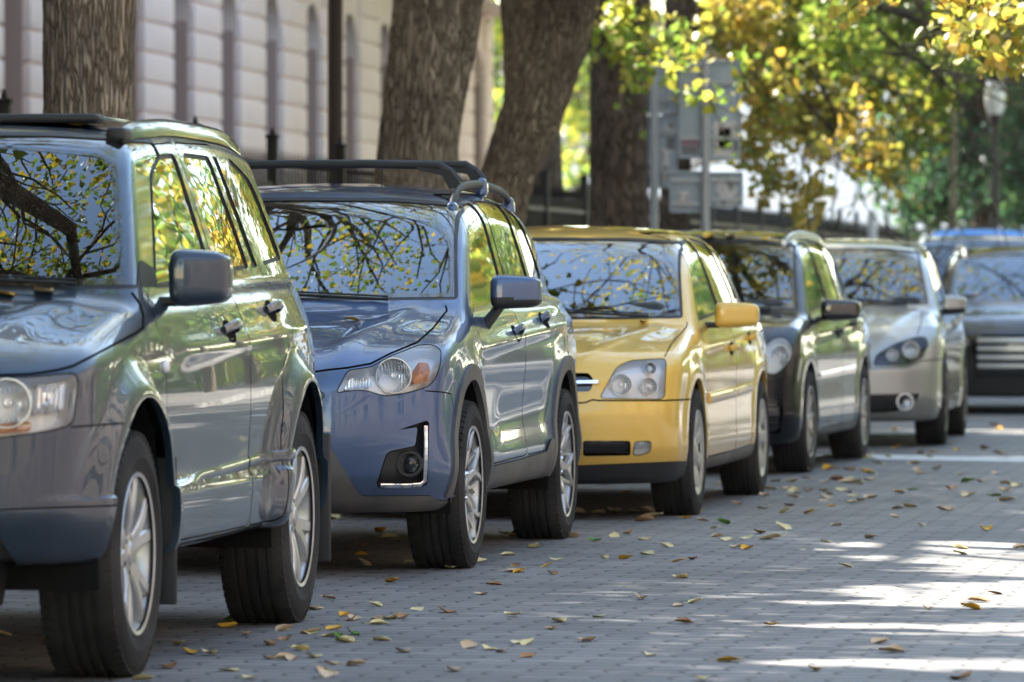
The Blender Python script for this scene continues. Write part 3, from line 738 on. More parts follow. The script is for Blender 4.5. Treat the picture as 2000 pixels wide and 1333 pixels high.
# ---------------------------------------------------------------- sign boards seen from behind
BOARD = mat('sign_back', (.42, .50, .58), .5, .1); add_noise_color(BOARD, (.38, .46, .54), (.46, .54, .62), 1.5, 5)
STK_W = mat('sticker_white', (.62, .60, .62), .6); add_noise_color(STK_W, (.25, .26, .27), (.72, .70, .72), 14, 3, .40, .50)
STK_P = mat('sticker_pink', (.42, .26, .34), .6); STK_K = mat('sticker_dark', (.20, .21, .23), .6)
SG_T = 47.6
def pxpt(u, v, d):
    return ((u-1000)/11111*d, d, CAM_H+(555-v)/11111*d)
def sign_post(u, d, vtop, label, boards, m=GREYP):
    x, y, zt = pxpt(u, vtop, d); root = empty('road_sign', (x, y, 0)); tag(root, label, 'sign', 'grey sign boards seen from behind')
    p = MB(); p.lathe([(.036, 0), (.036, zt), (0, zt+.01)], 14, 'z'); p.build('post', m, root)
    for (u0, v0, u1, v1, dy, st) in boards:
        x0, _, z1 = pxpt(u0, v0, d); x1, _, z0 = pxpt(u1, v1, d); x0 -= x; x1 -= x; w, h = x1-x0, z1-z0; cx, cz = (x0+x1)/2, (z0+z1)/2
        b = MB(); b.box((cx, .07+dy, cz), (w, .012, h), .004)
        for ex in (x0+.008, x1-.008): b.box((ex, .055+dy, cz), (.014, .036, h-.02))
        for ez in (z0+.01, z1-.01): b.box((cx, .055+dy, ez), (w-.03, .036, .014))
        bo = b.build('sign_board', BOARD, root, sharp=30)
        r = MB()
        for f in (.22, .78): r.box((cx, .042+dy, z0+h*f), (w-.03, .024, .03)); 
        r.build('bracket', GREYP, bo, smooth=False)
        for (a0, b0, a1, b1, mm) in st:
            s = MB(); X0, _, Z1 = pxpt(a0, b0, d); X1, _, Z0 = pxpt(a1, b1, d); s.box(((X0+X1)/2-x, .061+dy, (Z0+Z1)/2), (X1-X0, .003, Z1-Z0)); s.build('sticker', mm, bo, smooth=False)
    return root
sign_post(1278, 50.5, 70, 'left grey sign post with two tall narrow boards seen from behind', [(1261, 96, 1322, 222, 0, [(1268, 215, 1310, 224, STK_W), (1301, 120, 1303, 215, STK_K)]), (1262, 226, 1324, 368, .0, [(1300, 240, 1316, 262, STK_W), (1292, 290, 1308, 350, STK_W), (1264, 300, 1276, 345, STK_W), (1302, 268, 1318, 292, STK_K)])])
sign_post(1378, 47.6, 118, 'right grey sign post with tall double board above two square ones', [(1326, 126, 1374, 310, 0, [(1330, 268, 1364, 285, STK_P), (1332, 286, 1362, 302, STK_K)]), (1384, 118, 1447, 313, 0, [(1392, 236, 1440, 306, STK_W), (1404, 250, 1428, 290, STK_K)]), (1308, 334, 1373, 416, 0, [(1326, 374, 1344, 392, STK_W), (1324, 392, 1350, 404, STK_P)]), (1385, 336, 1452, 404, 0, [(1400, 345, 1440, 400, STK_W)])])
x_, y_, z_ = pxpt(1345, 440, 47.7)

# ---------------------------------------------------------------- the trees
def foot(u, t, q): x, y, z = street(t, q); return (x, y, .10)
TREES = {}
def tb(u, t):
    """ground point on the line of sight through image column u at street distance t"""
    th = math.atan((u-1000)/11111.0); a = STREET-th; q = -t*math.tan(a); x, y, z = street(t, q); return (x, y, .08)
# leaning and forked trunks, top to bottom as they stand in front of the pink building
make_tree('thick straight trunk with deep furrowed bark behind the slate grey SUV', tb(178, 28.2), [(.0, 0, 0), (0, 0, 1.2), (-.01, 0, 2.2), (0, .0, 3.2), (.06, .1, 4.4)], [.30, .235, .222, .245, .25], 3, 'mixed', limbs=7, nleaf=20000, leaf=.078, extra_tips=[((0, 0, 4.2), (.8, -.3, .5), 4.0, .1), ((0, 0, 4.0), (.9, .5, .4), 3.5, .1)], lean_out=(.4, -.1), forks=[([(0, 0, 3.4), (-.3, .1, 4.2), (-.7, .2, 5.0)], [.2, .18, .15])], trunk_seg=90, rough=.085)
make_tree('thick trunk leaning right above the blue crossover', tb(815, 38.6), [(-.18, 0, 0), (-.06, 0, 1.3), (.02, 0, 2.1), (.15, 0, 3.0), (.24, .1, 4.0)], [.34, .285, .262, .29, .29], 4, 'yellow', limbs=8, nleaf=20000, leaf=.078, lean_out=(.35, -.2), start=.8, forks=[([(.16, 0, 3.2), (-.2, .1, 4.0), (-.6, .2, 5.2)], [.22, .2, .16])], trunk_seg=80, rough=.085, extra_tips=[((.1, 0, 3.9), (.6, -.6, .6), 4.5, .12)])
make_tree('forked trunk leaning strongly right above the gold car', tb(985, 42.4), [(-.20, 0, 0), (-.11, 0, 1.2), (.01, 0, 1.8), (.27, 0, 2.5), (.53, 0, 3.3), (.75, .1, 4.3)], [.25, .215, .205, .235, .21, .19], 5, 'yellow', limbs=8, nleaf=20000, leaf=.078, lean_out=(.5, -.2), start=.86, forks=[([(.20, 0, 2.25), (.17, .05, 2.9), (.12, .1, 3.5), (.08, .2, 4.6)], [.20, .175, .17, .16])], trunk_seg=80, rough=.085, bark=BARK, extra_tips=[((.1, 0, 4.4), (.6, -.4, .6), 4.2, .12)])
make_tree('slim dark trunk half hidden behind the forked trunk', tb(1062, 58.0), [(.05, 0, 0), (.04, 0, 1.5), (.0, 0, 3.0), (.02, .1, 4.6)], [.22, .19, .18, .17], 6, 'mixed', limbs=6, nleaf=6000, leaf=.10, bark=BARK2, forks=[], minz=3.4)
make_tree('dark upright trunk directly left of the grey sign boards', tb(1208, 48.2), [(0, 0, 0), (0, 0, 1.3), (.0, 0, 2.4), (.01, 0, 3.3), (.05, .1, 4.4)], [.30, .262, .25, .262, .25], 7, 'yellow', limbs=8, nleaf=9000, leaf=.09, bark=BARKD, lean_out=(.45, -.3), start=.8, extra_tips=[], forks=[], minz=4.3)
# ---------------------------------------------------------------- body with cut-out parts
class Body:
    def __init__(s, C, root, name='body', m=None, res=(190, 110, 300)):
        s.C = C; s.f = body_field(C); s.root = root; s.m = m
        s0, s1 = C['axis']; nl, nc, na = res
        s.V, s.T = cast_body(s.f, s0, s1, C['axz'], nl, nc, na)
    def cut(s, d, target=.006, lvl=0.0):
        """take the region d < lvl out of the body; returns V, T, border"""
        for _ in range(6):
            D = d(s.V)[s.T]-lvl; P = s.V[s.T]
            el = np.sqrt(np.maximum(np.maximum(((P[:, 0]-P[:, 1])**2).sum(1), ((P[:, 1]-P[:, 2])**2).sum(1)), ((P[:, 2]-P[:, 0])**2).sum(1)))
            mk = (np.abs(D).min(1) < el*.75) & (el > target)
            if not mk.any(): break
            s.V, s.T = refine(s.V, s.T, mk, s.f)
        V, Ti, To, seg = clip(s.V, s.T, d(s.V), lvl)
        s.V, s.T = V, To
        return V, Ti, seg
    def side(s, poly, sgn=0, hmin=.3):
        def d(P):
            v = np.maximum(sd_poly(-P[:, 0], P[:, 2], poly), hmin-np.abs(P[:, 1]))
            return np.maximum(v, -sgn*P[:, 1]) if sgn else v
        return d
    def front(s, spec, poly=None, sgn=0, smax_=.6, smin_=None):
        (x0, m, n), pl = spec; pl = pl if poly is None else poly
        def d(P):
            h = np.abs(P[:, 1]); q = h-(P[:, 0]-x0)*m; z = P[:, 2]-(P[:, 0]-x0)*n
            v = np.maximum(sd_poly(q, z, pl), -P[:, 0]-smax_)
            return np.maximum(v, -sgn*P[:, 1]) if sgn else v
        return d
    def line_side(s, line, w=.0025, hmin=.3):
        return lambda P: np.maximum(sd_line(-P[:, 0], P[:, 2], line)-w, hmin-np.abs(P[:, 1]))
    def line_front(s, spec, line=None, w=.0025, smax_=.6):
        (x0, m, n), pl = spec; pl = pl if line is None else line
        return lambda P: np.maximum(sd_line(np.abs(P[:, 1])-(P[:, 0]-x0)*m, P[:, 2]-(P[:, 0]-x0)*n, pl)-w, -P[:, 0]-smax_)
    def line_top(s, line, w=.0025, zmin=.6):
        return lambda P: np.maximum(sd_line(-P[:, 0], np.abs(P[:, 1]), line)-w, zmin-P[:, 2])
    def piece(s, name, cutres, m, depth=.003, parent=None, wall=None, wallmat=None, out=0.0, lr=True):
        V, T, seg = cutres
        if not len(T): return None
        ys = V[T][:, :, 1]; lft = ys.min(1) > .02; rgt = ys.max(1) < -.02
        if lr and lft.any() and rgt.any() and (lft | rgt).all():
            sl = V[seg][:, :, 1].mean(1) > 0 if len(seg) else np.zeros(0, bool)
            o = s.piece(name, (V, T[lft], seg[sl]), m, depth, parent, wall, wallmat, out, False)
            s.piece(name, (V, T[rgt], seg[~sl]), m, depth, parent, wall, wallmat, out, False)
            return o
        Vc, Tc = compact(V, T); n = normals_of(s.f, Vc)
        P = Vc-n*(depth-out)
        mats = [m]; mi = np.zeros(len(Tc), np.int32); NN = n
        if wall and len(seg):
            u, inv = np.unique(seg, return_inverse=True); inv = inv.reshape(seg.shape)
            A = V[u]; na = normals_of(s.f, A); B = A-na*wall; A = A+na*out
            k = len(P); nu = len(u)
            P = np.concatenate([P, A, B]); q = inv
            W = np.concatenate([np.stack([k+q[:, 0], k+q[:, 1], k+nu+q[:, 1]], 1), np.stack([k+q[:, 0], k+nu+q[:, 1], k+nu+q[:, 0]], 1)])
            Tc = np.concatenate([Tc, W]); mi = np.concatenate([mi, np.ones(len(W), np.int32)])
            mats = [m, wallmat or m]; NN = None
        o = raw_mesh(name, P, Tc, m, parent or s.root, normals=NN, mats=mats if len(mats) > 1 else None, midx=mi if len(mats) > 1 else None)
        return o
    def groove(s, d, name='panel_gap', target=.004, depth=.006):
        r = s.cut(d, target); return s.piece(name, r, MATS['gap'], depth=depth, wall=depth)
    def finish(s, name='body', m=None):
        V, T = compact(s.V, s.T)
        n = normals_of(s.f, V)
        s.ob = raw_mesh(name, V, T, m or s.m, s.root, normals=n)
        return s.ob
    def surf_side(s, pts, sgn=1, it=8):
        """points (s, z) laid on the flank: returns positions and normals"""
        pts = np.asarray(pts, float); P = np.zeros((len(pts), 3)); P[:, 0] = -pts[:, 0]; P[:, 2] = pts[:, 1]
        lo = np.full(len(P), .3); hi = np.full(len(P), 1.2)
        for _ in range(22):
            mid = (lo+hi)/2; P[:, 1] = mid; v = s.f(P) > 0; hi = np.where(v, mid, hi); lo = np.where(v, lo, mid)
        nn = normals_of(s.f, P)
        if sgn < 0: P[:, 1] *= -1; nn[:, 1] *= -1
        return P, nn
    def surf_front(s, spec, pts, sgn=1):
        """points (q, z') seen along the oblique front direction, dropped on the body"""
        (x0, m, n), _ = spec; pts = np.asarray(pts, float)
        lo = np.full(len(pts), 1.2); hi = np.full(len(pts), -.2); P = np.zeros((len(pts), 3))
        def at(x): P[:, 0] = x; P[:, 1] = pts[:, 0]+(x-x0)*m; P[:, 2] = pts[:, 1]+(x-x0)*n; return P
        found = np.zeros(len(pts), bool); last = np.full(len(pts), 1.2)
        for x in np.arange(1.2, -1.6, -.01):
            v = s.f(at(np.full(len(pts), x))) < 0; nw = v & ~found; hi[nw] = x; lo[nw] = x+.01; found |= nw
        for _ in range(14):
            mid = (lo+hi)/2; v = s.f(at(mid)) < 0; hi = np.where(v, mid, hi); lo = np.where(v, lo, mid)
        at(hi); Q = P.copy(); nn = normals_of(s.f, Q)
        if sgn < 0: Q[:, 1] *= -1; nn[:, 1] *= -1
        return Q, nn
def sweep(mb, P, Nn, w, t, sub=1, closed=False, edge=.35):
    """a raised strip of width w and thickness t along P, lying on normals Nn"""
    P = np.asarray(P, float); n = len(P)
    T = np.gradient(P, axis=0) if not closed else np.roll(P, -1, 0)-np.roll(P, 1, 0)
    T /= np.linalg.norm(T, axis=1)[:, None]+1e-12; B = np.cross(T, Nn); B /= np.linalg.norm(B, axis=1)[:, None]+1e-12
    prof = [(-w/2, -.004), (-w/2, t*.5), (-w/2*(1-edge), t), (w/2*(1-edge), t), (w/2, t*.5), (w/2, -.004)]
    V = np.concatenate([P+B*a+Nn*b for a, b in prof]); k = len(prof); F = []
    for j in range(k):
        j2 = (j+1) % k
        for i in range(n if closed else n-1):
            i2 = (i+1) % n; F.append((j*n+i, j*n+i2, j2*n+i2, j2*n+i))
    if not closed: F.append(tuple(j*n for j in range(k))); F.append(tuple(j*n+n-1 for j in range(k-1, -1, -1)))
    mb.add(V, F)
def resample(pts, step=.02, closed=False):
    P = np.asarray([p[:2] for p in pts], float)
    if closed: P = np.concatenate([P, P[:1]])
    d = np.r_[0, np.cumsum(np.linalg.norm(np.diff(P, axis=0), axis=1))]; n = max(2, int(d[-1]/step)+1)
    t = np.linspace(0, d[-1], n); Q = np.stack([np.interp(t, d, P[:, k]) for k in range(2)], 1)
    return Q[:-1] if closed else Q
# ---------------------------------------------------------------- shared car materials
def car_mats():
    mat('gap', (.006, .006, .006), .9, spec=.1)
    mat('bar_chrome', (.75, .76, .74), .3, .5)
    m = mat('tyre', (.022, .021, .020), .82, spec=.3)
    add_noise_color(m, (.018, .0175, .017), (.05, .046, .042), 5.0, 6, .4, .75)
    mat('rubber', (.012, .012, .012), .55)
    m = mat('black_plastic', (.022, .022, .023), .5); add_bump(m, 300, .15, .0005)
    mat('gloss_black', (.006, .006, .007), .08, coat=1.0)
    mat('liner', (.012, .012, .012), .95, spec=.1)
    m = mat('alloy', (.56, .56, .55), .36, .55, coat=.2); add_noise_color(m, (.58, .58, .57), (.34, .32, .29), 9, 5, .42, .8)
    mat('alloy_dark', (.05, .052, .058), .35, .6)
    m = mat('alloy_dusty', (.46, .44, .41), .42, .6); add_noise_color(m, (.52, .5, .47), (.33, .30, .26), 7, 5, .4, .8)
    m = mat('hubcap_silver', (.50, .50, .49), .36, .55); add_noise_color(m, (.56, .55, .54), (.36, .34, .31), 8, 5, .4, .8)
    mat('brake', (.16, .14, .12), .45, .8)
    m = MATS['reflector'] = mat('reflector', (.92, .93, .95), .14, .85); tc_ = N(m, 'ShaderNodeTexCoord'); wv_ = N(m, 'ShaderNodeTexWave', Scale=28.0, Distortion=1.5); wv_.bands_direction = 'Y'; L(m, tc_.outputs['Object'], wv_.inputs['Vector']); bu_ = N(m, 'ShaderNodeBump', Strength=.8, Distance=.004); L(m, wv_.outputs['Fac'], bu_.inputs['Height']); L(m, bu_.outputs[0], bsdf(m).inputs['Normal'])
    mat('chrome', (.86, .86, .88), .06, 1.0)
    mat('reflector', (.92, .93, .95), .22, .75)
    mat('lamp_housing', (.86, .86, .86), .3, .35)
    mat('lamp_white', (.93, .93, .93), .35, .0, coat=.6)
    mat('lamp_black', (.03, .03, .032), .3)
    m = mat('orange_lens', (.85, .24, .02), .12, coat=1.0, Transmission_Weight=.35)
    mat('red_lens', (.45, .012, .012), .1, coat=1.0)
    glass('lamp_glass', .97, gain=1.2)
    glass('window_glass', .20, wob=.22, color=(.85, 1, .95))
    glass('screen_glass', .30, wob=.16, color=(.8, 1, .95), gain=2.0, gcol=(.84, .93, 1.0))
    mat('seat_fabric', (.035, .035, .038), .9)
    mat('headliner', (.22, .21, .2), .95)
    m = mat('grey_plastic', (.105, .10, .097), .5); add_noise_color(m, (.075, .072, .072), (.16, .145, .13), 4, 6, .35, .75); add_bump(m, 400, .12, .0004)
    mat('mirror_glass', (.9, .9, .9), .02, 1.0)
car_mats()
# ---------------------------------------------------------------- wheels: built round the y axis, outer face towards +y
def spoke_solid(mb, a0, a1, r0, r1, w0, w1, y0, y1, th, curve=0.0, n=6):
    V = []
    for i in range(n+1):
        t = i/n; r = r0+(r1-r0)*t; a = a0+(a1-a0)*t; w = w0+(w1-w0)*t; y = y0+(y1-y0)*t+curve*4*t*(1-t)
        c, s_ = math.cos(a), math.sin(a); T = np.array([-s_, 0, c]); Rr = np.array([c, 0, s_])*r
        for dw, dy in ((-.5, 0-th), (-.5, -.006), (-.36, 0), (.36, 0), (.5, -.006), (.5, -th)):
            V.append(Rr+T*w*dw+np.array([0, y+dy, 0]))
    F = [(i*6+k, i*6+(k+1) % 6, (i+1)*6+(k+1) % 6, (i+1)*6+k) for i in range(n) for k in range(6)]
    F += [tuple(range(5, -1, -1)), tuple(range(n*6, n*6+6))]
    mb.add(V, F)
def make_wheel(root, pos, TR, RR, W, style, side=1, steer=0.0, spin=0.0, name='wheel'):
    """TR tyre radius, RR rim radius, W tyre width; y=0 at the outer sidewall plane"""
    w = MB()
    w.lathe([(.0, -.10), (.15, -.10), (.15, -.125), (.0, -.125)], 40)          # brake disc
    w.lathe([(.0, -.05), (.06, -.055), (.07, -.10)], 24)
    o = w.build(name, MATS['brake'], root); o.location = pos
    o.rotation_euler = (0, spin, steer+(0 if side > 0 else math.pi))
    t = MB(); hw = W/2
    prof = [(RR-.012, -.012), (RR+.004, -.006), (RR+.012, -.003), (RR+(TR-RR)*.30, .002), (RR+(TR-RR)*.36, .0055), (RR+(TR-RR)*.40, .004), (RR+(TR-RR)*.62, .003), (TR*.93, -.006), (TR*.965, -.016), (TR*.985, -.028), (TR*.994, -.038)]
    g = []
    for k in range(4):
        c = -.045-(W-.09)*(k+.5)/4
        g += [(TR-.0005*abs(k-1.5), c+.008), (TR-.009, c+.0055), (TR-.009, c-.0055), (TR-.0005*abs(k-1.5), c-.008)]
    back = [(r_, -W-h) for r_, h in prof[::-1]]
    t.lathe(prof+g+back, 96)
    # shoulder blocks
    nb = 64
    for side_y in (-.022, -W+.022):
        for k in range(nb):
            a = 2*math.pi*k/nb; c, s_ = math.cos(a), math.sin(a); d = 2*math.pi/nb*.33
            V = []
            for yy, rr in ((-.5, .995), (.5, .995)):
                pass
            ys = (side_y+(.016 if side_y > -.1 else -.016), side_y-(.02 if side_y > -.1 else -.02))
            rs = (TR*.972, TR*1.0005)
            for (yy, r_) in ((ys[0], rs[0]), (ys[1], rs[1])):
                for da in (-d, d):
                    V.append(((r_)*math.cos(a+da), yy, (r_)*math.sin(a+da)))
            for (yy, r_) in ((ys[0], rs[0]-.012), (ys[1], rs[1]-.012)):
                for da in (-d, d): V.append((r_*math.cos(a+da), yy, r_*math.sin(a+da)))
            t.add(V, [(0, 1, 3, 2), (0, 4, 5, 1), (2, 3, 7, 6), (0, 2, 6, 4), (1, 5, 7, 3)])
    # raised sidewall ring
    ty = t.build('tyre', MATS['tyre'], o, sharp=32)
    rm = MB(); m = MATS['alloy']; d2 = None
    barrel = [(RR-.010, -.004), (RR+.002, -.001), (RR+.004, -.006), (RR-.004, -.014), (RR-.012, -.03), (RR-.018, -.06), (RR-.03, -.16), (RR-.02, -W+.01)]
    rm.lathe(barrel, 72)
    if style == 'five_twin':
        for k in range(5):
            a = 2*math.pi*k/5+math.pi/2
            for sg in (-1, 1):
                spoke_solid(rm, a+sg*.10, a+sg*.26, .045, RR-.006, .045, .040, -.034, -.012, .03, .008)
            spoke_solid(rm, a, a, .03, RR*.55, .05, .03, -.040, -.036, .02)
        rm.lathe([(0, -.020), (.028, -.021), (.034, -.027), (.068, -.034), (.07, -.06)], 32)
    elif style == 'star':
        m = MATS['alloy']; d2 = MB()
        for k in range(5):
            a = 2*math.pi*k/5+math.pi/2
            spoke_solid(rm, a, a, .05, RR*.60, .050, .026, -.040, -.018, .025, .004)
            for sg in (-1, 1):
                spoke_solid(rm, a+sg*.035, a+sg*.30, RR*.58, RR-.004, .022, .030, -.019, -.006, .028)
                spoke_solid(rm, a+sg*.62, a+sg*.34, .06, RR*.80, .018, .016, -.05, -.014, .02)
            spoke_solid(d2, a, a, RR*.62, RR-.008, .05, .11, -.045, -.035, .01)
            spoke_solid(d2, a+.628, a+.628, .06, RR-.02, .05, .05, -.07, -.05, .02)
        d2.lathe([(0, -.045), (.075, -.05), (.08, -.08)], 32)
        rm.lathe([(0, -.026), (.026, -.026), (.03, -.03), (.03, -.05)], 24)
    elif style == 'cap':
        m = MATS['hubcap_silver']
        rm.lathe([(0, -.006), (.03, -.008), (.05, -.018), (.09, -.022)], 40)
        for k in range(7):
            a = 2*math.pi*k/7
            spoke_solid(rm, a, a+.12, .075, RR-.006, .062, .10, -.020, -.010, .012, .006)
            spoke_solid(rm, a+.45, a+.5, .08, RR*.6, .03, .05, -.022, -.020, .01)
        rm.lathe([(RR*.82, -.014), (RR*.9, -.006), (RR-.002, -.004)], 56)
    else:
        m = MATS['alloy_dusty']
        n_ = 10 if style == 'ten' else 7
        for k in range(n_):
            a = 2*math.pi*k/n_
            spoke_solid(rm, a, a, .05, RR-.006, .036, .030 if n_ == 10 else .045, -.030, -.010, .03, .004)
        rm.lathe([(0, -.016), (.03, -.018), (.07, -.03), (.07, -.06)], 32)
    rim = rm.build('rim', m, o, sharp=28)
    if d2: d2.build('rim_inlay', MATS['alloy_dark'], rim)
    for k in range(5):
        nt = MB(); a = 2*math.pi*(k+.5)/5+math.pi/2
        nt.lathe([(0, -.028), (.007, -.029), (.010, -.033), (.0105, -.055)], 10, c=(.052*math.cos(a), 0, .052*math.sin(a)))
        nt.build('lug_nut', MATS['chrome'] if style == 'star' else MATS['alloy_dark'], o)
    return o
# ---------------------------------------------------------------- car building
def supere(c, d, e=.45, n=28, taper=None, cut=None):
    """rounded box as a superellipsoid grid: centre c, half sizes d"""
    V = []; u = np.linspace(-math.pi/2, math.pi/2, n); v = np.linspace(0, 2*math.pi, 2*n, endpoint=False)
    pw = lambda x, k: np.sign(x)*np.abs(x)**k
    for a in u:
        for b in v:
            V.append((pw(math.cos(a), e)*pw(math.cos(b), e), pw(math.cos(a), e)*pw(math.sin(b), e), pw(math.sin(a), e)))
    V = np.array(V)*np.array(d); m = 2*n
    if taper: V = taper(V)
    F = [(i*m+j, i*m+(j+1) % m, (i+1)*m+(j+1) % m, (i+1)*m+j) for i in range(n-1) for j in range(m)]
    return V+np.array(c), F
def make_mirror(root, B, s, y0, y1, z0, z1, d, m, split=None, stalk='arm', side=1):
    """door mirror: shell between y0..y1, z0..z1"""
    cy, cz = (y0+y1)/2, (z0+z1)/2; hy, hz = (y1-y0)/2, (z1-z0)/2
    def tp(V):
        k = V[:, 1]/hy
        V[:, 2] *= 1-.10*k; V[:, 0] = V[:, 0]*(1-.18*k)-.035*(k+1)*.5
        V[:, 0] = np.where(V[:, 0] < -d*.55, -d*.55+(V[:, 0]+d*.55)*.15, V[:, 0])
        return V
    V, F = supere((-s, cy, cz), (d, hy, hz), .42, 26, tp)
    if side < 0: V[:, 1] *= -1; F = [f[::-1] for f in F]
    a = MB(); b = MB()
    F = np.array(F); zc = V[F][:, :, 2].mean(1)
    lim = z0+(z1-z0)*(split if split is not None else -1)
    up, lo = F[zc >= lim], F[zc < lim]
    o = raw_mesh('side_mirror', V, up, m, root)
    if len(lo):
        V2 = V.copy(); raw_mesh('mirror_base', V2, lo, MATS['black_plastic'], o)
        g = MB(); ring = [(V[i]) for i in range(len(V)) if abs(V[i, 2]-lim) < 1e-9]
    gl = MB(); Vg = np.array([(-s-.035-d*.56, (cy+yy*hy*.86), cz+zz*hz*.8) for yy, zz in round_poly([(-1, -1), (1, -1), (1, 1), (-1, 1)], .35, 5)])
    if side < 0: Vg[:, 1] *= -1
    gl.add(Vg, [tuple(range(len(Vg)))]); gl.build('mirror_glass', MATS['mirror_glass'], o, smooth=False)
    st = MB()
    if stalk == 'arm':
        st.box((-s+.0, (y0-.06), z0+.012), (.075, .17, .030), .012)
        Vf = [(-s+.20, B.C['gy']+.012, z0-.035), (-s-.08, B.C['gy']+.012, z0-.035), (-s-.08, B.C['gy']-.005, z0+.05), (-s+.02, B.C['gy']-.035, z1-.02), (-s+.07, B.C['gy']-.03, z0+.1)]
    else:
        P = [(-s+.02, y0-.035, z0-.085), (-s+.015, y0-.01, z0-.05), (-s, y0+.035, z0+.012), (-s-.01, y0+.07, z0+.05)]
        st.tube(P, [.030, .029, .026, .022], 12, squash=(1.4, .8))
    if side < 0:
        for q in st.v: q[:, 1] *= -1
    st.build('mirror_arm', MATS['black_plastic'] if stalk == 'arm' or stalk == 'leg' else m, o)
    return o
def make_handle(root, B, s0, z, m, ln=.19, side=1, dark=True):
    P, n = B.surf_side([(s0+t*ln, z+.008*math.sin(t*3.1)) for t in np.linspace(0, 1, 9)], side)
    cup = MB(); c, nc = B.surf_side([(s0+ln*.42+.075*math.cos(a), z-.004+.036*math.sin(a)) for a in np.linspace(0, 2*math.pi, 20, endpoint=False)], side)
    cup.add(c+nc*.0015, [tuple(range(20))])
    h = MB(); off = np.array([.004, .022, .030, .033, .034, .033, .030, .022, .004])
    h.tube(P+n*off[:, None], [.012, .013, .0135, .014, .014, .014, .0135, .013, .012], 10, squash=(.62, 1.15) if True else None)
    o = h.build('handle', m, root); cup.build('handle_cup', MATS['gap'] if dark else m, o, smooth=False)
    return o
def glass_border(B, cutres, poly_d, inset, name, m, parent, depth=.003, edge='gloss_black', wall=.012, seal=0):
    V, T, seg = cutres
    if not len(T): return None
    if seal:
        V, T, To_, sg_ = clip(V, T, poly_d(V), -seal); rb = B.piece('window_seal', (V, To_, seg), MATS['rubber'], .001, wall=wall, wallmat=MATS['rubber']); seg = sg_
    V2, Ti, To, sg = clip(V, T, poly_d(V), -inset)
    e = B.piece('glass_edge', (V2, To, seg), MATS[edge], depth, wall=wall, wallmat=MATS['rubber'])
    g = B.piece(name, (V2, Ti, sg), m, depth+.0005, parent=parent)
    if seal: rb.parent = g
    e.parent = g
    return g
def bowl(mb, c, r, depth, n=36, inner=.012, facing=(1, 0, 0)):
    """a reflector bowl opening forward"""
    f = Vector(facing).normalized(); M = np.array(f.to_track_quat('Y', 'Z').to_matrix())
    prof = [(r, 0), (r*.93, -depth*.25), (r*.75, -depth*.6), (r*.5, -depth*.85), (r*.22, -depth), (inner, -depth*1.02), (inner, -depth*.55), (0, -depth*.5)]
    t = MB(); t.lathe(prof, n); V = np.concatenate(t.v) @ M.T+np.array(c); mb.add(V, t.f)
def ring(mb, c, r, w, t, facing=(1, 0, 0), n=36):
    f = Vector(facing).normalized(); M = np.array(f.to_track_quat('Y', 'Z').to_matrix())
    q = MB(); q.lathe([(r-w, -t), (r-w*.8, 0), (r-w*.2, 0), (r, -t)], n); mb.add(np.concatenate(q.v) @ M.T+np.array(c), q.f)
def side_both(fn):
    for sg in (1, -1): fn(sg)
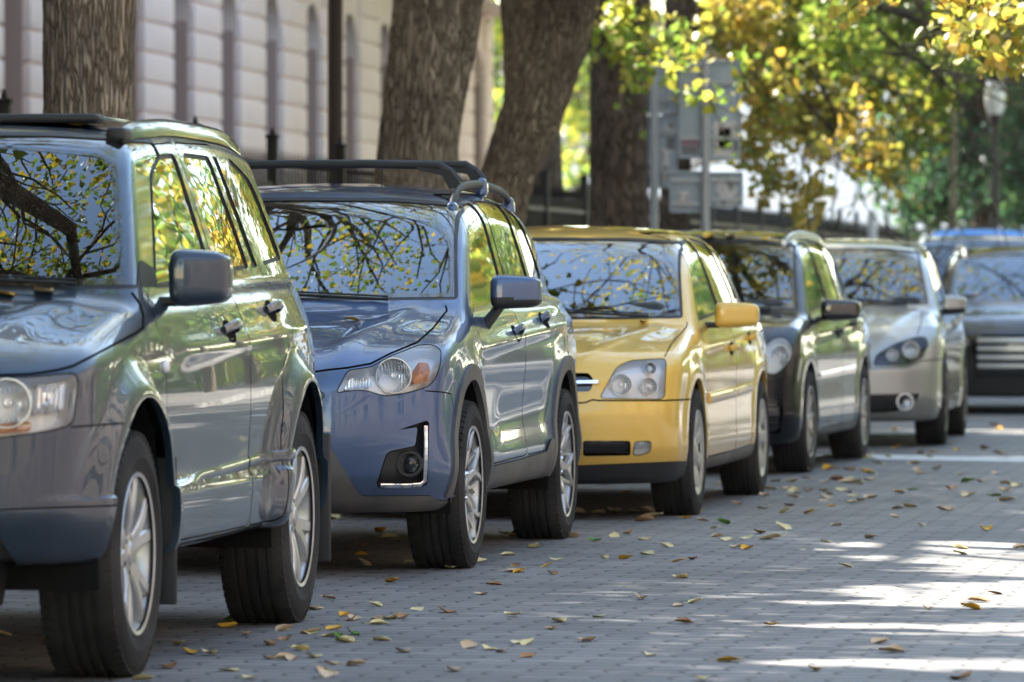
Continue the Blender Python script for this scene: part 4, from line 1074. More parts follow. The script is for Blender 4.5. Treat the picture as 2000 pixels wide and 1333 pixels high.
def make_car(cfg):
    C = cfg['body']; X, Y, a = cfg['place']
    root = empty('parked_car', (X, Y, 0), -math.pi/2-a)   # local +x points at the nose
    tag(root, cfg['label'], cfg.get('cat', 'car'), 'cars parked along the kerb')
    B = Body(C, root, m=cfg['paint'], res=cfg.get('res', (170, 90, 260)))
    pm = cfg['paint']; W = MATS
    # glass in the flanks
    wins = []
    for sg in (1, -1):
        if sg < 0 and cfg.get('far'): pass
        dl = cfg.get('dlo')
        for k, w in enumerate(cfg['windows']):
            pl = round_poly(w['poly'], w.get('r', .04)); d = B.side(pl, sg)
            r = B.cut(d, w.get('target', .012))
            g = glass_border(B, r, d, w.get('rim', .014), 'window', W['window_glass'], root, edge=w.get('edge', 'rubber'), depth=w.get('depth', .006))
            if g: wins.append((g, sg, w.get('door', -1)))
        if dl:
            for p in dl:
                r = B.cut(B.side(round_poly(p, .012), sg), .012); B.piece('pillar_trim', r, W['gloss_black'], depth=.002, wall=.004, wallmat=W['rubber'])
    # windscreen and rear glass
    hb, zb, ht, zt, zc0, zc1 = cfg['screen']
    pl = round_poly([(-.2, zc0), (hb*.6, zc0-(zc0-zb)*.3), (hb, zb, .02), (ht, zt, .02), (ht*.6, zt+(zc1-zt)*.75), (-.2, zc1)], .02)
    d = lambda P: np.maximum(sd_poly(np.abs(P[:, 1]), P[:, 2], pl), -P[:, 0]-C['mid'])
    r = B.cut(d, .012); glass_border(B, r, d, .034, 'windshield', W['screen_glass'], root, depth=.004, seal=.012)
    hb, zb, ht, zt = cfg['backlight']
    pb = round_poly([(-.2, zb), (hb, zb), (ht, zt), (-.2, zt)], .05)
    d = lambda P: np.maximum(sd_poly(np.abs(P[:, 1]), P[:, 2], pb), P[:, 0]+C['mid'])
    r = B.cut(d, .015); glass_border(B, r, d, .03, 'rear_window', W['screen_glass'], root)
    # wheel arches
    yw = cfg['track']
    for k, (ws, hz) in enumerate(((0, C['hubz']), (C['wb'], C['hubz']))):
        cx, cz, ra, ex = cfg['arch'][k]
        def dc(P, cx=cx, cz=cz, ra=ra, ex=ex):
            s_, z = -P[:, 0]-cx, P[:, 2]-cz
            v = np.where(z > 0, np.hypot(s_, z*ex)-ra, np.abs(s_)-ra)
            return np.maximum(v, .45-np.abs(P[:, 1]))
        if cfg.get('clad'):
            cw, cm = cfg['clad']
            dcl = lambda P, dc=dc: np.maximum(dc(P)-cw, cfg.get('cladz', .2)-P[:, 2])
            r = B.cut(dcl, .008); V, T, seg = r
            V2, Ti, To, sg_ = clip(V, T, dc(V))
            B.piece('wheel_arch_trim', (V2, To, np.concatenate([seg, sg_])), cm, depth=0, out=.010, wall=.014, wallmat=cm)
        else:
            V, T, seg = B.cut(dc, .008)
            u, inv = np.unique(seg, return_inverse=True); inv = inv.reshape(seg.shape)
            if len(u):
                A = V[u]; Bm = A.copy(); Bm[:, 1] -= np.sign(A[:, 1])*.022; k2 = len(u)
                sel = (A[inv[:, 0], 2] > C['hubz']-.14); q = inv[sel]
                for sg_ in (1, -1):
                    q2 = q[np.sign(A[q[:, 0], 1]) == sg_]
                    if len(q2): Va, Ta = compact(np.concatenate([A, Bm]), np.concatenate([np.stack([q2[:, 0], q2[:, 1], k2+q2[:, 1]], 1), np.stack([q2[:, 0], k2+q2[:, 1], k2+q2[:, 0]], 1)])); raw_mesh('arch_lip', Va, Ta, pm, root, smooth=False)
        for sg in (1, -1):
            ln = MB(); lr = ra+.012; yo = yw-.025
            ln.lathe([(lr, yo*sg), (lr, .50*sg), (0, .50*sg)], 40, c=(-cx, 0, cz), a0=R(-14), a1=R(194))
            ln.build('wheel_liner', W['liner'], root)
            TR, RR, TW, st = cfg['wheel']
            w = make_wheel(root, (-ws, sg*cfg['wy'], hz), TR, RR, TW, st, sg, cfg.get('steer', 0) if k == 0 else 0, cfg.get('spin', (.3, 1.1))[k])
    # lower trims (whole regions in another material)
    for nm, kind, spec, m_, out in cfg.get('regions', ()):
        d = B.side(round_poly(spec, .015)) if kind == 'side' else B.front(spec, round_poly(spec[1], .015), smax_=cfg.get('fmax', .35))
        r = B.cut(d, .010); B.piece(nm, r, m_, depth=0, out=out, wall=abs(out)+.008, wallmat=W['gap'])
    # lamps
    for L_ in cfg.get('lamps', ()):
        spec = L_['spec']; pl = round_poly(spec[1], L_.get('r', .02))
        for sg in (1, -1):
            d = B.front(spec, pl, sgn=sg, smax_=cfg.get('fmax', .35)); r = B.cut(d, .006)
            V, T, seg = r
            if not len(T): continue
            V2, Ti, To, sg2 = clip(V, T, d(V), -.004)
            h = B.piece(L_['name'], (V2, Ti, sg2), L_.get('back', W['lamp_housing']), depth=L_.get('depth', .07), wall=L_.get('depth', .07), wallmat=L_.get('wallm', W['lamp_housing']))
            e = B.piece('lamp_seal', (V2, To, seg), W['gap'], depth=.004, wall=.02, wallmat=W['gap']); e.parent = h
            if L_.get('lens', True):
                l = B.piece('lens', (V2, Ti, sg2), W['lamp_glass'], depth=.0005); l.parent = h
            for fn in L_.get('inside', ()): fn(B, h, sg, spec)
    # grooves between panels
    for g in cfg.get('grooves', ()):
        kind, spec = g[0], g[1]; kw = g[2] if len(g) > 2 else {}
        d = {'side': B.line_side, 'top': B.line_top}[kind](spec, **kw) if kind != 'front' else B.line_front(spec, **kw)
        B.groove(d)
    # doors
    doors = {}
    for sg in (1, -1):
        for k, p in enumerate(cfg['doors']):
            pl = round_poly(p, .05); d = B.side(pl, sg)
            r0 = B.cut(d, .006, lvl=.0025 if cfg.get('fine') else .0035)
            V, T, seg = r0; V2, Ti, To, sg2 = clip(V, T, d(V), -.0025)
            o = B.piece('door', (V2, Ti, sg2), pm, depth=0, wall=.012, wallmat=W['gap'])
            gp = B.piece('door_gap', (V2, To, seg), W['gap'], depth=.008, wall=.008, wallmat=W['gap']); gp.parent = o
            doors[(sg, k)] = o
            hx = cfg['handles'][k]; make_handle(o, B, hx[0], hx[1], cfg.get('handle_mat', pm), side=sg)
    for g, sg, k in wins:
        if (sg, k) in doors: g.parent = doors[(sg, k)]
    bo = B.finish('body')
    # mouldings
    for sg in (1, -1):
        for nm, line, w_, t_, m_ in cfg.get('mouldings', ()):
            P, n = B.surf_side(resample(line, .03), sg); mb = MB(); sweep(mb, P, n, w_, t_); mb.build(nm, m_, root, sharp=30)
    # mirrors
    M_ = cfg['mirror']
    for sg in (1, -1): make_mirror(root, B, *M_['box'], M_.get('m', pm), M_.get('split'), M_.get('stalk', 'arm'), sg)
    # cabin
    if cfg.get('cabin', True): make_cabin(root, cfg)
    return root, B
def make_cabin(root, cfg):
    C = cfg['body']; s0 = cfg['cab'][0]; hr = cfg['cab'][1]     # front seat position, head room
    st = MATS['seat_fabric']
    for row, s in enumerate((s0, s0+.85)):
        for y in ((-.36, .36) if row == 0 else (-.38, 0, .38)):
            m = MB()
            m.box((-s+.15, y, .62), (.5, .48 if row == 0 else .40, .16), .05)
            c, sn = math.cos(-.30), math.sin(-.30); rot = [[c, 0, sn], [0, 1, 0], [-sn, 0, c]]
            m.box((-s-.20, y, .90), (.13, .46 if row == 0 else .38, .58), .055, rot=rot)
            m.box((-s-.31, y, hr-.22), (.10, .25, .17), .045, rot=rot)
            m.tube([(-s-.28, y-.05, hr-.36), (-s-.30, y-.05, hr-.26)], .007, 6); m.tube([(-s-.28, y+.05, hr-.36), (-s-.30, y+.05, hr-.26)], .007, 6)
            m.build('seat', st, root)
    d = MB(); d.box((-s0+.92, 0, .93), (.42, 1.36, .22), .06); d.box((-s0+.80, .36, 1.03), (.2, .36, .09), .03)
    d.build('dashboard', MATS['black_plastic'], root)
    w = MB(); M = np.array(Vector((-1, 0, .45)).normalized().to_track_quat('Y', 'Z').to_matrix()); t = MB()
    a = np.linspace(0, 2*math.pi, 33); t.tube([(.185*math.cos(x), 0, .185*math.sin(x)) for x in a], .015, 8, caps=False); t.box((0, -.02, 0), (.16, .05, .12), .02)
    t.box((0, -.01, 0), (.36, .02, .04), .008); t.box((0, -.01, -.08), (.04, .02, .2), .008)
    w.add(np.concatenate(t.v) @ M.T+np.array((-s0+.62, .36, .98)), t.f); w.build('steering_wheel', MATS['black_plastic'], root)
    f = MB(); f.box((-s0-.25, 0, .46), (2.5, 1.40, .10), .03); f.box((-s0+1.02, 0, .68), (.08, 1.36, .5), .02)
    f.build('floor_pan', MATS['liner'], root)
def lamp_round(c, r, depth=.05, m='reflector', fac=(1, .12, .02), bulb=True):
    def fn(B, h, sg, spec):
        P, n = B.surf_front(spec, [c], 1); p = P[0]-np.array([.018, 0, 0])
        mb = MB(); bowl(mb, p, r, depth, facing=(1, fac[1], fac[2]))
        rb = MB(); ring(rb, p+np.array([.004, 0, 0]), r*1.07, r*.08, .02, facing=(1, fac[1], fac[2]))
        for q in (mb, rb):
            if sg < 0:
                for v in q.v: v[:, 1] *= -1
        mb.build('lamp_reflector', MATS[m], h); rb.build('lamp_ring', MATS['lamp_housing'], h)
    return fn
def lamp_patch(poly, m, lift=.02, name='turn_signal', ribs=0):
    """a coloured insert standing a little behind the lens"""
    def fn(B, h, sg, spec):
        pl = round_poly(poly, .012); P, n = B.surf_front(spec, pl, 1)
        c = P.mean(0); K = 5; V = []; F = []; m_ = len(P)
        for k in range(K):
            t = 1-k/(K-1)*.999; q = c+(P-c)*t; V.append(q-n*lift-n.mean(0)*.012*(1-t*t))
        V = np.concatenate(V)
        for k in range(K-1):
            for i in range(m_): F.append((k*m_+i, k*m_+(i+1) % m_, (k+1)*m_+(i+1) % m_, (k+1)*m_+i))
        rim = P-n*(lift+.04); b = len(V); V = np.concatenate([V, rim]); F += [(i, b+i, b+(i+1) % m_, (i+1) % m_) for i in range(m_)]
        if sg < 0: V[:, 1] *= -1
        mb = MB(); mb.add(V, F); mb.build(name, MATS[m], h, sharp=60)
    return fn
# ---------------------------------------------------------------- the six near cars
deg = R
PAINT_SLATE = paint('paint_slate', (.012, .030, .056), .2, .36, dust=.025)
PAINT_BLUE = paint('paint_blue', (.046, .095, .205), .3, .34, dust=.06)
PAINT_GOLD = paint('paint_gold', (.86, .53, .08), .15, .42, wob=.25, dust=.06)
PAINT_NIGHT = paint('paint_night', (.004, .005, .008), .0, .3, dust=.0)
PAINT_SILVER = paint('paint_silver', (.42, .42, .40), .65, .38)
for m_ in (PAINT_NIGHT,): bsdf(m_).inputs['Specular IOR Level'].default_value = .15; bsdf(m_).inputs['Coat IOR'].default_value = 1.36
PAINT_BLACK = paint('paint_black', (.005, .006, .008), .0, .3, dust=.04)
# ---- slate compact SUV
C1 = dict(wb=2.64, hubz=.352, axis=(-.30, 2.95), axz=[(-.3, .62), (.4, .72), (1.0, .95), (2.9, .95)], mid=1.4, gy=.80,
    plan=[(-.86, .80), (-.6, .845), (-.2, .862), (.4, .868), (1.5, .880), (2.4, .875), (2.9, .855), (3.45, .80)],
    sect=[(.2, -.07), (.33, -.015), (.50, .004), (.525, .003), (.54, -.012), (.75, -.002), (.88, -.004), (1.0, -.028), (1.1, -.062), (1.2, -.10)],
    flare=(.052, .46, .575),
    shoulder=[(.010, [(0, .92), (3.4, .99)], .035, .5, 3.4)],
    edge=[(-.80, .86), (-.60, .905), (-.3, .955), (0, 1.0), (.35, 1.055), (.6, 1.09), (1.2, 1.115), (2.4, 1.15), (3.4, 1.17)],
    cent=[(-.80, .90), (-.60, .955), (-.3, 1.015), (0, 1.06), (.35, 1.095), (.6, 1.09), (2.4, 1.1), (3.4, 1.1)], crp=3.2,
    ridge=(.010, [(-.7, .50), (.3, .60)], .07),
    nose=[(.2, -.60), (.34, -.72), (.5, -.785), (.7, -.775), (.85, -.755), (.93, -.70), (1.0, -.6)], nosecurve=(.20, 3.2),
    tail=[(.2, 3.30), (.4, 3.42), (.7, 3.44), (1.1, 3.42), (1.3, 3.40)], tailcurve=(.10, 2.5),
    bottom=[(-.8, .345), (-.45, .345), (-.3, .33), (2.3, .335), (3.5, .36)], ksh=.07, knose=.12,
    gbase=[(.2, .80), (.8, .795), (1.75, .785), (2.6, .768), (3.3, .735), (3.5, .72)], tum=.285, tum2=.05,
    roof=[(.9, 1.60), (1.25, 1.628), (1.9, 1.650), (2.6, 1.645), (3.2, 1.61), (3.5, 1.575)], crown=.030, kroof=.07,
    ws=(.26, 1.08, 1.32, .17, .06), ztop=1.62, bl=(3.44, 1.1, .42, .12))
HL1 = ((0.7, 0.2314, 0.0216), [(0.473, 0.856), (0.64, 0.872), (0.727, 0.875), (0.853, 0.888), (0.866, 0.862), (0.851, 0.753), (0.835, 0.736), (0.788, 0.723), (0.64, 0.702), (0.48, 0.695)])
cfg1 = dict(body=C1, place=(-1.950, 16.51, deg(8.15)), label='dark slate grey compact SUV cut off by the left edge of the photo', cat='car', paint=PAINT_SLATE, res=(230, 130, 380), fine=True,
    windows=[dict(poly=[(.70, 1.118), (1.68, 1.158), (1.66, 1.545, .05), (1.40, 1.535), (1.17, 1.475, .08)], door=0),
             dict(poly=[(1.84, 1.165), (2.40, 1.182), (2.28, 1.55), (1.80, 1.55)], door=1),
             dict(poly=[(2.46, 1.184), (2.58, 1.188), (2.43, 1.55), (2.34, 1.55)], door=1, r=.015),
             dict(poly=[(2.72, 1.192), (3.22, 1.215, .05), (3.05, 1.48, .10), (2.66, 1.558)])],
    screen=(.800, 1.116, .690, 1.580, 1.110, 1.600), backlight=(.62, 1.17, .52, 1.50),
    track=.885, wy=.885, wheel=(.362, .232, .225, 'five_twin'), arch=[(0, .375, .43, 1.0), (2.64, .375, .43, 1.0)], spin=(.15, .5),
    lamps=[dict(name='headlight', spec=HL1, depth=.06, back=MATS['lamp_white'], inside=[lamp_round((.655, .80), .066, .06), lamp_patch([(.63, .715), (.735, .724), (.735, .752), (.63, .744)], 'orange_lens', .02), lamp_patch([(.745, .77), (.84, .78), (.845, .87), (.755, .87)], 'reflector', .03, 'side_reflector')])],
    regions=[('grille', 'front', ((0.7, 0.2, 0.02), [(-.4, .862), (.425, .860), (.40, .735), (-.4, .725)]), MATS['gloss_black'], -.02),
             ('air_intake', 'front', ((0.7, 0.2353, 0.0408), [(-.4, .478), (.600, .484), (.690, .35), (.66, .20), (-.4, .20)]), MATS['black_plastic'], -.012)],
    doors=[[(.56, .42), (.50, .60), (.47, 1.06), (.55, 1.10), (1.20, 1.56, .06), (1.72, 1.580), (1.755, 1.10), (1.755, .36), (.60, .36)],
           [(1.762, .36), (1.762, 1.10), (1.725, 1.580), (2.42, 1.59, .05), (2.64, 1.19), (2.62, .98), (2.35, .86), (2.19, .62), (2.15, .36)]],
    handles=[(1.40, .985), (2.25, 1.045)], handle_mat=mat('handle_slate', (.16, .17, .18), .25, .6, coat=1.0),
    grooves=[('front', ((0.7, 0.2227, 0.0116), [(1.025, 1.115), (1.047, 1.085), (1.057, 1.051), (1.056, 1.012), (1.037, 0.999), (0.847, 0.903), (0.802, 0.891), (0.727, 0.880), (0.64, 0.877), (0.3, 0.875), (-.3, .875)]), dict(smax_=.9, w=.004)),
             ('front', ((0.7, 0.2186, 0.0253), [(0.841, 0.735), (0.99, 0.7465)]), dict(smax_=.42)),
             ('front', ((0.7, 0.2353, 0.0408), [(-.3, .477), (0.349, 0.477), (0.662, 0.507), (0.99, 0.520)]), dict(smax_=.35)),
             ('side', [(3.0, .62), (3.5, .62)], {})],
    mouldings=[('side_strip', [(.565, .530), (1.74, .560)], .036, .007, PAINT_SLATE), ('side_strip', [(1.765, .561), (2.30, .573)], .036, .007, PAINT_SLATE)],
    mirror=dict(box=(.72, .835, 1.012, 1.065, 1.232, .085), stalk='arm'), cab=(1.55, 1.56))
car1, B1 = make_car(cfg1)
for z in (.755, .795, .835):
    b = MB(); P, n = B1.surf_front(((.7, .2, .02), 0), [(q, z) for q in np.linspace(.0, .405, 10)], 1)
    P = np.concatenate([P[::-1]*np.array([1, -1, 1]), P[1:]]); n = np.concatenate([n[::-1]*np.array([1, -1, 1]), n[1:]]); sweep(b, P-n*.012, n, .016, .010); b.build('grille_bar', MATS['chrome'] if z == .795 else MATS['black_plastic'], car1, sharp=40)
def lip_part(name, poly, y0, y1, m, parent, bev=.02):
    b = MB(); b.prism(poly, y0, y1); return b.build(name, m, parent)
# lower bumper, mud flaps, roof rails, wipers, aerial
lo = MB()
for pts in ([(-.74, .23), (-.50, .23), (-.40, .36), (-.72, .37)],):
    lo.prism([(-x, z) for x, z in pts], -.60, .60)
lo.build('bumper_lip', MATS['black_plastic'], car1)
for sx_, w_ in ((.47, 'mud_flap'), (3.10, 'mud_flap')):
    for sg in (1, -1):
        m = MB(); m.box((-sx_, sg*.80, .40), (.018, .20, .44), .008, taper=(1, 1)); m.build('mud_flap', MATS['black_plastic'], car1)
def roof_strip(B, root, s0, s1, y0, y1, w, hgt, m, name='roof_rail', foot=True):
    for sg in (1, -1):
        n = 40; S = np.linspace(s0, s1, n); mb = MB(); ring_ = []
        for i, s in enumerate(S):
            t = i/(n-1); y = y0+(y1-y0)*t; P = np.zeros((1, 3)); P[0] = (-s, y, 1.2)
            lo_, hi_ = 1.2, 2.0
            for _ in range(24):
                md = (lo_+hi_)/2; P[0, 2] = md
                if B.f(P)[0] > 0: hi_ = md
                else: lo_ = md
            k = min(1, min(t, 1-t)*7); h = hgt*(.45+.55*math.sin(k*math.pi/2)); ww = w*(.7+.3*k)
            prof = [(-ww/2, -.012), (-ww*.42, h*.75), (-ww*.15, h), (ww*.15, h), (ww*.42, h*.7), (ww/2, -.012)]
            ring_ += [(-s, sg*(y+a), lo_+b) for a, b in prof]
        k = 6; F = [(i*k+j, i*k+(j+1) % k, (i+1)*k+(j+1) % k, (i+1)*k+j) for i in range(n-1) for j in range(k)]
        F += [tuple(range(k)), tuple(range((n-1)*k+k-1, (n-1)*k-1, -1))]
        mb.add(ring_, F); mb.build(name, m, root, sharp=50)
roof_strip(B1, car1, 1.02, 3.1, .600, .565, .060, .042, PAINT_SLATE)
for sg in (1, -1):
    zq = np.linspace(1.3, 1.8, 501); zr = zq[(B1.f(np.stack([np.full(501, -1.06), np.full(501, .60), zq], 1)) > 0).argmax()]; cp_ = MB(); cp_.box((-1.06, sg*.600, zr+.006), (.12, .064, .046), .016); cp_.build('rail_cap', MATS['black_plastic'], car1)
def wiper(root, pts, m='rubber'):
    w = MB(); w.tube(pts, [.007]*len(pts), 6); P = np.array(pts); w.tube(P+np.array([.0, 0, .012]), .004, 5); w.build('wiper', MATS[m], root)
def aerial(root, s, y, z, l=.4, lean=.25):
    a = MB(); a.lathe([(.016, 0), (.013, .02), (.006, .03)], 12, 'z', c=(-s, y, z)); a.tube([(-s, y, z+.02), (-s-lean*l, y, z+.02+l)], [.0035, .002], 6); a.build('aerial', MATS['rubber'], root)
def cowl_wipers(B, root, s, y0, y1, z, n=10):
    """two wiper arms parked on the lower glass"""
    for (a, b) in ((y0, y1), (y0-.62, y1-.62)):
        pts = []
        for t in np.linspace(0, 1, n):
            y = a+(b-a)*t; P = np.array([[0, y, z+.035*t]]); lo_, hi_ = -.2, -s-.9
            xs = np.linspace(.3, -1.2, 151); Q = np.stack([xs, np.full_like(xs, y), np.full_like(xs, z+.03*t)], 1)
            v = B.f(Q) < 0; x = xs[v.argmax()]
            pts.append((x+.016, y, z+.03*t+.006))
        wiper(root, pts)
cowl_wipers(B1, car1, .3, .62, .02, 1.125)
sr = MB(); sr.box((-1.65, 0, 1.650), (.75, .95, .012), .005); sr.build('sunroof', MATS['gloss_black'], car1)
ws_ = MB(); ws_.box((-1.30, 0, 1.645), (.10, .98, .030), .012); ws_.build('wind_deflector', MATS['black_plastic'], car1)
for sg in (1, -1):
    P, n = B1.surf_side([(.47, .885)], sg); b = MB(); V, F = supere(P[0], (.024, .014, .020), .8, 10); b.add(V, F); b.build('side_repeater', MATS['lamp_white'], car1)
aerial(car1, 2.2, -.42, 1.655, .30, .25)
# ---- blue crossover
C2 = dict(wb=2.635, hubz=.330, axis=(-.34, 3.0), axz=[(-.34, .58), (.4, .68), (1.0, .88), (3.0, .9)], mid=1.5, gy=.775, zlow=.90,
    plan=[(-.92, .80), (-.6, .855), (-.2, .870), (.5, .868), (1.5, .872), (2.6, .877), (3.1, .86), (3.55, .79)],
    sect=[(.2, -.075), (.30, -.02), (.42, .003), (.55, -.008), (.70, -.010), (.80, -.003), (.90, -.012), (1.0, -.05), (1.1, -.09), (1.2, -.12)],
    flare=(.014, .46, .60),
    shoulder=[(.012, [(0, .86), (1.2, .90), (3.5, .985)], .030, .2, 3.5), (-.010, [(0, .55), (3.4, .62)], .09, .6, 2.3)],
    edge=[(-.86, .75), (-.60, .835), (-.3, .905), (0, .955), (.35, 1.01), (.6, 1.02), (1.5, 1.045), (2.4, 1.075), (3.5, 1.10)],
    cent=[(-.86, .80), (-.60, .895), (-.3, .955), (0, .995), (.35, 1.045), (.6, 1.04), (2.4, 1.05), (3.5, 1.05)], crp=3.0,
    ridge=(.014, [(-.75, .45), (.3, .62)], .055),
    nose=[(.2, -.70), (.30, -.80), (.40, -.86), (.55, -.875), (.70, -.865), (.78, -.845), (.86, -.78), (.95, -.6)], nosecurve=(.235, 3.0),
    tail=[(.2, 3.40), (.4, 3.52), (.7, 3.54), (1.0, 3.50), (1.3, 3.40)], tailcurve=(.16, 2.5),
    bottom=[(-.9, .245), (-.4, .245), (-.2, .285), (2.3, .29), (3.6, .30)], ksh=.055, knose=.10,
    gbase=[(.1, .79), (.6, .788), (1.5, .785), (2.4, .765), (2.8, .745), (3.3, .70), (3.6, .66)], tum=.255, tum2=.08,
    roof=[(.8, 1.46), (1.1, 1.515), (1.5, 1.552), (1.9, 1.565), (2.5, 1.548), (3.0, 1.505), (3.45, 1.44)], crown=.045, kroof=.12,
    ws=(.14, 1.03, 1.82, .18, .07), ztop=1.50, bl=(3.50, 1.02, .75, .14))
HL2 = ((0.75, 0.1739, 0.0162), [(0.464, 0.707), (0.511, 0.798), (0.603, 0.811), (0.679, 0.854), (0.793, 0.899), (0.853, 0.899), (0.884, 0.878), (0.879, 0.816), (0.859, 0.761), (0.827, 0.731), (0.751, 0.708), (0.679, 0.696), (0.639, 0.699), (0.588, 0.717), (0.537, 0.717)])
FP2 = ((0.75, 0.1721, 0.0304), [(0.705, 0.565), (0.823, 0.605), (0.833, 0.595), (0.827, 0.358), (0.803, 0.345), (0.634, 0.34), (0.625, 0.357), (0.662, 0.47), (0.679, 0.486), (0.777, 0.506), (0.787, 0.579)])
def fog_chrome2(B, h, sg, spec):
    s = ((0.75, 0.1710, 0.0330), 0)
    P, n = B.surf_front(s, [(.818, .585), (.818, .50), (.817, .42), (.815, .372), (.795, .356), (.74, .352), (.68, .352), (.640, .352)], sg)
    mb = MB(); sweep(mb, P, n, .020, .006); mb.build('chrome_trim', MATS['chrome'], h, sharp=40)
    P, n = B.surf_front(s, [(.751, .436)], 1); p = P[0]+np.array([-.035, 0, 0])
    a, b, c = MB(), MB(), MB(); bowl(a, p, .034, .03, facing=(1, .14, 0)); ring(b, p+np.array([.022, .002, 0]), .054, .018, .03, facing=(1, .14, 0))
    c.lathe([(0, .010), (.02, .008), (.034, 0)], 24); M = np.array(Vector((1, .14, 0)).to_track_quat('Y', 'Z').to_matrix()); cv = [v @ M.T+p for v in c.v]; c.v = cv
    for q in (a, b, c):
        if sg < 0:
            for v in q.v: v[:, 1] *= -1
    fo = a.build('fog_lamp', MATS['reflector'], h); b.build('bezel', MATS['black_plastic'], fo) if False else b.build('fog_bezel', MATS['black_plastic'], h); c.build('fog_lens', MATS['lamp_glass'], h)
cfg2 = dict(body=C2, place=(-1.028, 22.786, deg(8.70)), label='blue crossover with black roof bars and lit chrome fog lamp corner, second in the row', cat='car', paint=PAINT_BLUE, res=(240, 140, 400), fine=True,
    windows=[dict(poly=[(.42, 1.030, .03), (1.42, 1.062), (1.44, 1.475, .04), (1.25, 1.465), (.98, 1.38, .10)], door=0, edge='gloss_black'),
             dict(poly=[(1.56, 1.068), (2.36, 1.095), (2.26, 1.485, .04), (1.56, 1.488)], door=1, edge='gloss_black'),
             dict(poly=[(2.46, 1.10), (2.98, 1.165, .05), (2.72, 1.43, .06), (2.38, 1.475)], edge='gloss_black')],
    dlo=[[(1.425, 1.06), (1.56, 1.065), (1.56, 1.49), (1.44, 1.48)], [(2.365, 1.095), (2.46, 1.10), (2.38, 1.478), (2.262, 1.486)]],
    screen=(.772, 1.066, .655, 1.468, 1.062, 1.494), backlight=(.60, 1.12, .50, 1.40),
    track=.885, wy=.888, wheel=(.340, .232, .225, 'star'), arch=[(0, .335, .415, 1.0), (2.635, .335, .415, 1.0)], spin=(.05, .8),
    clad=(.062, MATS['grey_plastic']), cladz=.30,
    regions=[('lower_trim', 'front', ((0.75, 0.1781, 0.0355), [(-.4, 0.605), (0.273, 0.605), (0.414, 0.526), (0.452, 0.487), (0.557, 0.319), (0.577, 0.312), (0.843, 0.315), (0.863, 0.297), (0.955, 0.296), (0.955, 0.17), (-.4, 0.17)]), MATS['grey_plastic'], .004),
             ('grille', 'front', ((0.75, .17, .016), [(-.3, .79), (.33, .78), (.43, .70), (.35, .61), (-.3, .60)]), MATS['gloss_black'], -.015),
             ('sill_trim', 'side', [(.40, .20), (.44, .385), (1.3, .392), (2.02, .405), (2.13, .46), (2.26, .42), (2.30, .20)], MATS['grey_plastic'], .008),
             ('tail_lamp', 'side', [(3.16, 1.03), (3.70, 1.06), (3.70, .90), (3.38, .93)], MATS['red_lens'], .003)],
    lamps=[dict(name='headlight', spec=HL2, depth=.055, back=MATS['lamp_white'], inside=[lamp_round((.690, .776), .066, .06), lamp_patch([(.775, .745), (.832, .752), (.848, .80), (.836, .838), (.795, .842), (.772, .80)], 'orange_lens', .016), lamp_patch([(.50, .725), (.60, .728), (.612, .76), (.60, .785), (.53, .785)], 'reflector', .03, 'side_reflector')]),
           dict(name='fog_pocket', spec=FP2, depth=.035, back=MATS['black_plastic'], wallm=MATS['black_plastic'], lens=False, r=.012, inside=[fog_chrome2])],
    doors=[[(.50, .40), (.42, .62), (.36, .99), (.52, 1.04), (1.02, 1.43, .08), (1.28, 1.505), (1.50, 1.512), (1.50, .405), (.56, .395)],
           [(1.507, .405), (1.507, 1.512), (2.30, 1.512, .05), (2.42, 1.09), (2.50, .96), (2.30, .82), (2.17, .62), (2.03, .50), (2.0, .41)]],
    handles=[(1.22, .925), (2.12, .975)],
    grooves=[('front', ((0.75, 0.1748, 0.0103), [(-.4, .76), (0.273, 0.774), (0.434, 0.798), (0.511, 0.806), (0.603, 0.822), (0.679, 0.861), (0.787, 0.905), (0.853, 0.962), (0.911, 1.033), (0.907, 1.049)]), dict(smax_=.5, w=.004)),
             ('side', [(-.62, .715), (-.40, .70), (-.38, .62)], {})],
    mirror=dict(box=(.70, .850, 1.052, 1.030, 1.165, .085), stalk='leg', split=.30), cab=(1.45, 1.47))
car2, B2 = make_car(cfg2)
def raised_rails(B, root, s0, s1, y0, y1, lift, m, foot_m):
    for sg in (1, -1):
        mb = MB(); S = np.linspace(s0, s1, 36); pts = []
        for s in S:
            t = (s-s0)/(s1-s0); y = y0+(y1-y0)*t; Q = np.array([[-s, y, z] for z in np.linspace(1.2, 1.8, 301)]); z = Q[(B.f(Q) > 0).argmax(), 2]
            k = min(1, min(t, 1-t)*6.5); pts.append((-s, sg*y, z-.01+(lift+.01)*math.sin(k*math.pi/2)**.8))
        mb.tube(pts, .017, 10, squash=(.75, 1.1)); mb.build('roof_rail', m, root, sharp=60)
        for t_ in (.02, .5, .97):
            s = s0+(s1-s0)*t_; i = int(t_*35); x, y, z = pts[i]; f = MB(); hh = max(.03, z-1.50)
            zt = pts[i][2]; f.box((x-.05*(1 if t_ < .5 else 0), y, zt-.012), (.17 if t_ < .4 else .10, .056, .085), .026, taper=(.6, .7)); f.build('rail_foot', foot_m, root)
